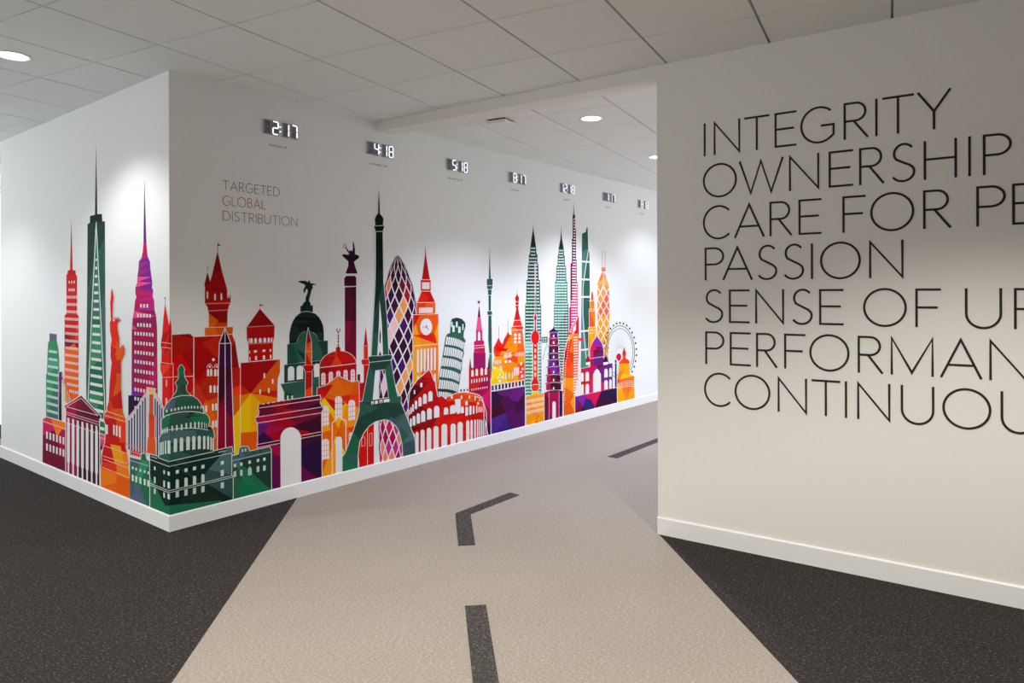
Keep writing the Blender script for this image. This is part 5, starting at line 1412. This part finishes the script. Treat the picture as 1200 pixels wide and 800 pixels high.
a.fill(b_, [(641, 470, wine), (646, 465, mag), (653, 465, wine), (657, 475, dpur), (641, 485, (110, 8, 70)), (648, 480, mag), (655, 485, (120, 10, 50))], cuts=[(643.2, 458, 643.2, 490), (655, 458, 655, 490)], auto=3, part='base')
a.line([(643.2, 459), (643.2, base_y(643.2))], .6, (214, 150, 190)); a.line([(655, 458), (655, base_y(655))], .6, (214, 150, 190))
a.win([arch(649.1, 470, base_y(649) + .2, 3.9, ht=2.4)], WHITE, 'doorway')
a.fill([(cx - 12, 461.6), (cx - 5, 458), (cx + 6, 457), (cx + 11.4, 458.4), (cx + 11, 459.6), (cx + 6, 458.4), (cx - 5, 459.4)], (70, 6, 36), part='roof', sub=2)
a.done()
a = Art('needle_tower_decal', 'tallest magenta and dark purple stepped needle tower with white floor lines', 1)
a.fill([(672.2, 235.5), (672.8, 251.4), (673.8, 252), (673.9, 268), (674.9, 268.6), (675, 304), (675.7, 304.5), (675.8, 330), (676.8, 330.6), (677.2, 445), (666.9, 448), (667.1, 360), (668.4, 359.4), (668.5, 308.6), (670.1, 308), (670.2, 280), (671, 279.4), (671.1, 252), (671.7, 251.4)], [(672, 245, dwine), (672.5, 270, (40, 10, 44)), (672, 290, dwine), (673, 300, dpur), (672, 315, (160, 10, 80)), (670, 330, mag2), (675, 335, (120, 8, 60)), (671, 350, (214, 16, 90)), (672, 380, mag2), (670, 400, (150, 14, 90)), (673, 420, mag2)], auto=5)
y = 256
while y < 440:
    xl = 672 if y < 282 else 671.2 if y < 310 else 670.4 if y < 350 else 669.4
    xr = 673.3 if y < 268 else 674.3 if y < 304 else 675 if y < 330 else 676.3
    a.win([rect(xl, y, xr, y + 1.45)], (246, 222, 232), 'dash')
    y += 3.3
a.done()
a = Art('twisted_tower_decal', 'green glass tower with a pointed corner and thick white bands', 0)
a.fill([(682, 273.8), (686.3, 271.6), (687.6, 265.6), (688.7, 267.6), (689.2, 289.5), (690.7, 296.5), (691.3, 340), (691.6, 446), (680.4, 448), (681.4, 340)], [(685, 280, g1), (687, 285, (52, 90, 80)), (684, 300, g1), (688, 310, (70, 120, 110)), (684, 330, g1), (688, 335, g3), (684, 355, (50, 80, 80)), (688, 365, (90, 130, 140)), (684, 385, g1), (688, 390, (80, 120, 130)), (684, 410, (60, 130, 100)), (687, 430, g3)], auto=6)
a.line([(689.9, 290), (686.5, 312), (683.2, 336), (683, 370), (684.5, 395), (687, 420)], .8, WHITE)
for y in (305.2, 326.2, 346.8, 387, 409): a.win([rect(680.9, y, 691.8, y + 2)], WHITE, 'band')
a.done()
a = Art('column_tower_decal', 'narrow orange column between the green glass tower and the orange lattice tower', 1)
a.body([(693.9, 339.6), (695, 344.6), (695.2, 352), (696.4, 353), (696.5, 362.6), (697.2, 364), (697.2, 382), (698.4, 383.4), (698.4, 391.6), (697.4, 392.6), (697.2, 432), (689.6, 434), (689.8, 393), (689.6, 391.8), (689.6, 384), (690.6, 382.8), (690.4, 363), (691.5, 361.6), (691.6, 353), (692.4, 352), (692.7, 345)], [(694, 348, (226, 70, 30)), (694, 358, org2), (693, 372, (238, 80, 30)), (696, 372, org2), (693, 388, yorg), (693, 400, yorg), (694, 420, org2)], auto=3, w=.8)
for y in (352.6, 362.2, 364.6, 383.8, 387, 390.4): a.line([(690.2, y), (697.6, y - .8)], .6, (250, 226, 196))
a.done()
a = Art('diamond_tower_decal', 'pale orange lattice tower with twin masts behind the purple dome', 0)
a.line([(705.7, 293.5), (705.9, 315)], .7, (226, 150, 130), 'mast'); a.line([(709, 293.5), (709, 316)], .7, (226, 150, 130), 'mast')
a.fill([(705, 313.4), (709.4, 313), (709.4, 318), (705, 318)], org2, part='cap')
oc = [(705.4, 319), (707.2, 318.4), (709.8, 323), (713.6, 335), (714.3, 370), (713.6, 405), (711, 428), (700, 430), (700, 370), (700, 332), (703, 324.6)]
a.fill(oc, [(704, 328, (236, 120, 50)), (710, 330, (244, 170, 90)), (703, 350, (240, 150, 60)), (711, 350, (244, 180, 100)), (704, 355, (226, 90, 50)), (711, 370, org2), (703, 380, yorg), (710, 390, (236, 120, 40)), (706, 410, yorg)], auto=6)
for k_ in range(-2, 9):
    y = 322 + 14.2 * k_
    for (xa, ya, xb, yb) in ((700, y, 714.2, y + 28.4), (714.2, y, 700, y + 28.4)):
        t0, t1 = 0, 1
        if ya < 334: t0 = (334 - ya) / 28.4
        if yb > 427: t1 = 1 - (yb - 427) / 28.4
        if t1 > t0: a.line([(xa + (xb - xa) * t0, ya + (yb - ya) * t0), (xa + (xb - xa) * t1, ya + (yb - ya) * t1)], 1.0, WHITE, 'white_lattice')
a.line([(707.2, 319), (707, 334)], .8, WHITE, 'white_lattice'); a.line([(707, 334), (700, 350)], 1, WHITE, 'white_lattice'); a.line([(707, 334), (714, 350)], 1, WHITE, 'white_lattice')
a.done()
a = Art('ferris_wheel_decal', 'thin dark observation wheel with small oval cabins at the right end', 1)
WC, WR = (726.6, 412.5), (16.9, 31)
a.line(ell(WC[0], WC[1], WR[0], WR[1], 44), .75, (74, 88, 92), 'rim', True); a.line(ell(WC[0], WC[1], WR[0] - 1.9, WR[1] - 3.2, 44), .6, (90, 104, 108), 'rim', True)
for k_ in range(28):
    t = 2 * math.pi * k_ / 28
    a.line([(WC[0] + 3 * math.cos(t), WC[1] + 5 * math.sin(t)), (WC[0] + (WR[0] - 1.8) * math.cos(t), WC[1] + (WR[1] - 3) * math.sin(t))], .28, (176, 180, 196), 'spoke', sub=1)
for k_ in range(30):
    t = 2 * math.pi * (k_ + .5) / 30
    x, y = WC[0] + (WR[0] + 2.2) * math.cos(t), WC[1] - (WR[1] + 3.2) * math.sin(t)
    if y < 436: a.fill(ell(x, y, .95, 1.4, 8), (56, 62, 70), part='cabin')
a.done()
a = Art('sail_tower_decal', 'sail-shaped orange and red tower with white dotted edge and ribs', 3)
pts = [(678.2, 369.5), (678.2, 392), (677.8, 415), (676.4, 440), (674, 462), (673.8, base_y(673.8)), (660.4, base_y(660.4)), (659.9, 452), (660, 436), (660.6, 424), (662, 411), (664.6, 400), (668, 390.6), (668.6, 387), (672.6, 379)]
a.body(pts, [(676.5, 382, (214, 10, 30)), (671, 388, (244, 190, 190)), (670, 395, yorg), (675, 395, org2), (666, 405, (228, 40, 16)), (670, 405, (236, 100, 16)), (676, 410, (214, 24, 30)), (663, 420, red), (668, 420, (232, 60, 16)), (670, 432, (240, 76, 16)), (662, 440, org), (668, 450, (242, 140, 10)), (674, 440, (236, 120, 30)), (663, 462, (238, 100, 14)), (669, 470, yorg), (665, 480, org), (671, 484, yorg)], cuts=[(659, 443, 676, 442.6), (664, 395, 672, 440), (662, 430, 671, 395), (662, 485, 671, 466)], auto=3, w=1.3)
a.line([(677.4, 373), (668.8, 391.6)], .9, red2); a.line([(668.6, 391.6), (677, 391)], .8, yorg); a.win([[(671.5, 384.5), (674.8, 379), (674.8, 386), (672, 390)]], (240, 214, 226))
for k_ in range(26):
    y = 396 + k_ * 2.9
    x = 667.6 - (y - 396) * .16 if y < 420 else 663.2 - (y - 420) * .06
    a.win([ell(max(x, 661.4), y, .55, .7, 6)])
for k_ in range(22):
    y = 394.6 + k_ * 3.2
    a.win([rect(672.2 - k_ * .02, y, 676.8 - max(0, k_ - 8) * .14, y + 1.3)], (250, 226, 226), 'dash')
a.fill([(664.2, 390), (668.8, 389.6), (668.6, 391.8), (664.6, 392)], (232, 30, 60), part='deck', sub=3)
a.fill([(677.8, 396), (684, 395.8), (684, 398.6), (677.8, 399.2)], (232, 50, 50), part='side_deck', sub=3)
a.line([(679.4, 371), (679.4, 462)], 1.4, (246, 224, 224), 'mast', sub=2)
a.done()
a = Art('purple_palace_decal', 'purple palace with a pointed onion dome and white arches', 4)
dm = [(699.2, 391), (699.8, 394.6), (702, 397.6), (704.8, 401.6), (706.4, 406), (707.2, 412), (707, 419), (706.9, 428), (691.6, 430.4), (691.2, 419), (691, 412), (692, 406.5), (693.8, 402), (696.6, 397.6), (698.7, 394.6)]
a.body(dm, [(699, 396, viol), (703, 403, (120, 26, 170)), (694, 407, mag2), (693, 416, (206, 24, 90)), (699, 411, (110, 10, 60)), (704, 413, purp), (698, 422, purp), (705, 424, dwine), (693, 425, mag)], cuts=[(695.2, 400, 695.2, 430), (695, 406, 707, 412)], auto=3, part='dome', w=1.3)
a.line([(691.2, 420), (707, 417.8)], .6)
for cx, c in ((688.8, (170, 10, 80)), (709.4, (60, 8, 44))):
    a.fill([(cx, 416.4), (cx + 2, 419.4), (cx + 3, 423.6), (cx - 3, 424.4), (cx - 2, 419.8)], c, part='small_dome', sub=2)
    a.win([rect(cx - 2.4, 424.6, cx + 2.4, 427.6)], (240, 236, 240))
bd = [(680.6, 431.8), (700, 428), (717.6, 425.4), (717.6, 455.4), (680.6, 462.6)]
a.body(bd, [(684, 436, mag), (690, 434, (190, 10, 90)), (699, 432, wine), (708, 430, dpur), (715, 430, navy), (683, 448, red), (688, 450, (190, 30, 40)), (692, 445, mag), (705, 445, purp), (714, 445, dpur), (684, 458, (176, 20, 40)), (694, 455, mag2), (706, 454, (120, 14, 100)), (715, 454, dpur)], auto=5, w=1.0, sub=2)
a.win([arch(682.2, 436.4, 447, 3), arch(688, 435.4, 446.4, 4.1), arch(710, 431.8, 442, 4.1), arch(715.2, 430.8, 441.2, 2.8), arch(682.2, 450, 462, 3), arch(688, 449.4, 461, 4.1), arch(710, 445, 456.2, 4.1), arch(715.2, 444.2, 455.2, 2.8)])
a.win([arch(699.4, 431.6, 458.8, 9.2, pointed=True, ht=7)], WHITE, 'great_arch')
a.win([rect(720.6, 426, 722.4, 454)], navy, 'side_pillar', 2); a.fill(ell(721.4, 423.4, 1, 2, 8), navy, part='side_pillar', sub=2)
a.win([rect(677.4, 424, 679.6, 463)], (236, 224, 228), 'white_minaret', 2)
pb = [(673.8, 464.6), (723.6, 454), (723.6, base_y(723.6)), (673.8, base_y(673.8))]
a.body(pb, [(676, 472, purp), (681, 470, viol), (685, 472, navy), (693, 468, mag2), (700, 466, (206, 8, 80)), (697, 474, (214, 10, 70)), (708, 464, (56, 8, 60)), (715, 466, dpur), (720, 460, dwine), (706, 474, dwine), (684, 480, dpur), (676, 484, (120, 10, 50)), (718, 470, dpur)], cuts=[(688, 461, 697, 476), (704, 459, 697, 476), (688, 461, 681, 482), (676, 465, 686, 482)], auto=3, part='plinth', sub=3, w=1.2)
a.done()
a = Art('shrine_decal', 'yellow and orange shrine with a red bulb dome, last building at the right end', 5)
a.fill(Q('290,640 300,610 320,590 340,585 360,600 372,640 360,680 340,705 315,690', 700, 370, 13.33), (200, 10, 50), part='small_bulb', sub=0)
dm = [(731.3, 406), (732.2, 410), (733.4, 414), (732.6, 418.6), (733.6, 420.4), (736.6, 421.6), (737.6, 425.4), (725.4, 426), (725.8, 424), (728.6, 421), (729.9, 419), (729, 414), (730.4, 409.6)]
a.body(dm, [(731, 412, (214, 20, 36)), (731, 422, rorg), (728, 424, red2)], auto=2, part='dome', w=1.0)
bd = [(725.6, 426), (737.3, 425.4), (738, 438.6), (742.8, 440.6), (743.5, base_y(743.5)), (723.6, base_y(723.6)), (723, 445), (724.4, 437)]
a.body(bd, [(728, 430, yorg), (734, 429, yorg), (726, 438, org2), (731, 440, (242, 190, 10)), (736, 438, (244, 180, 8)), (741, 444, org2), (725, 448, rorg), (732, 448, (240, 100, 50)), (740, 450, org2), (728, 458, org2), (734, 457, (236, 84, 16)), (741, 455, yorg), (726, 466, yorg), (733, 466, (238, 100, 14)), (741, 465, yorg)], cuts=[(733, 427, 725, 448), (728, 455, 734, 468), (740, 454, 734, 468)], auto=2, w=1.2)
for y in (449.4, 451.4, 453.4, 455.4): a.line([(723.6, y), (733, y - 2.6), (743.4, y - 3.4)], .5, (250, 220, 190))
a.done()
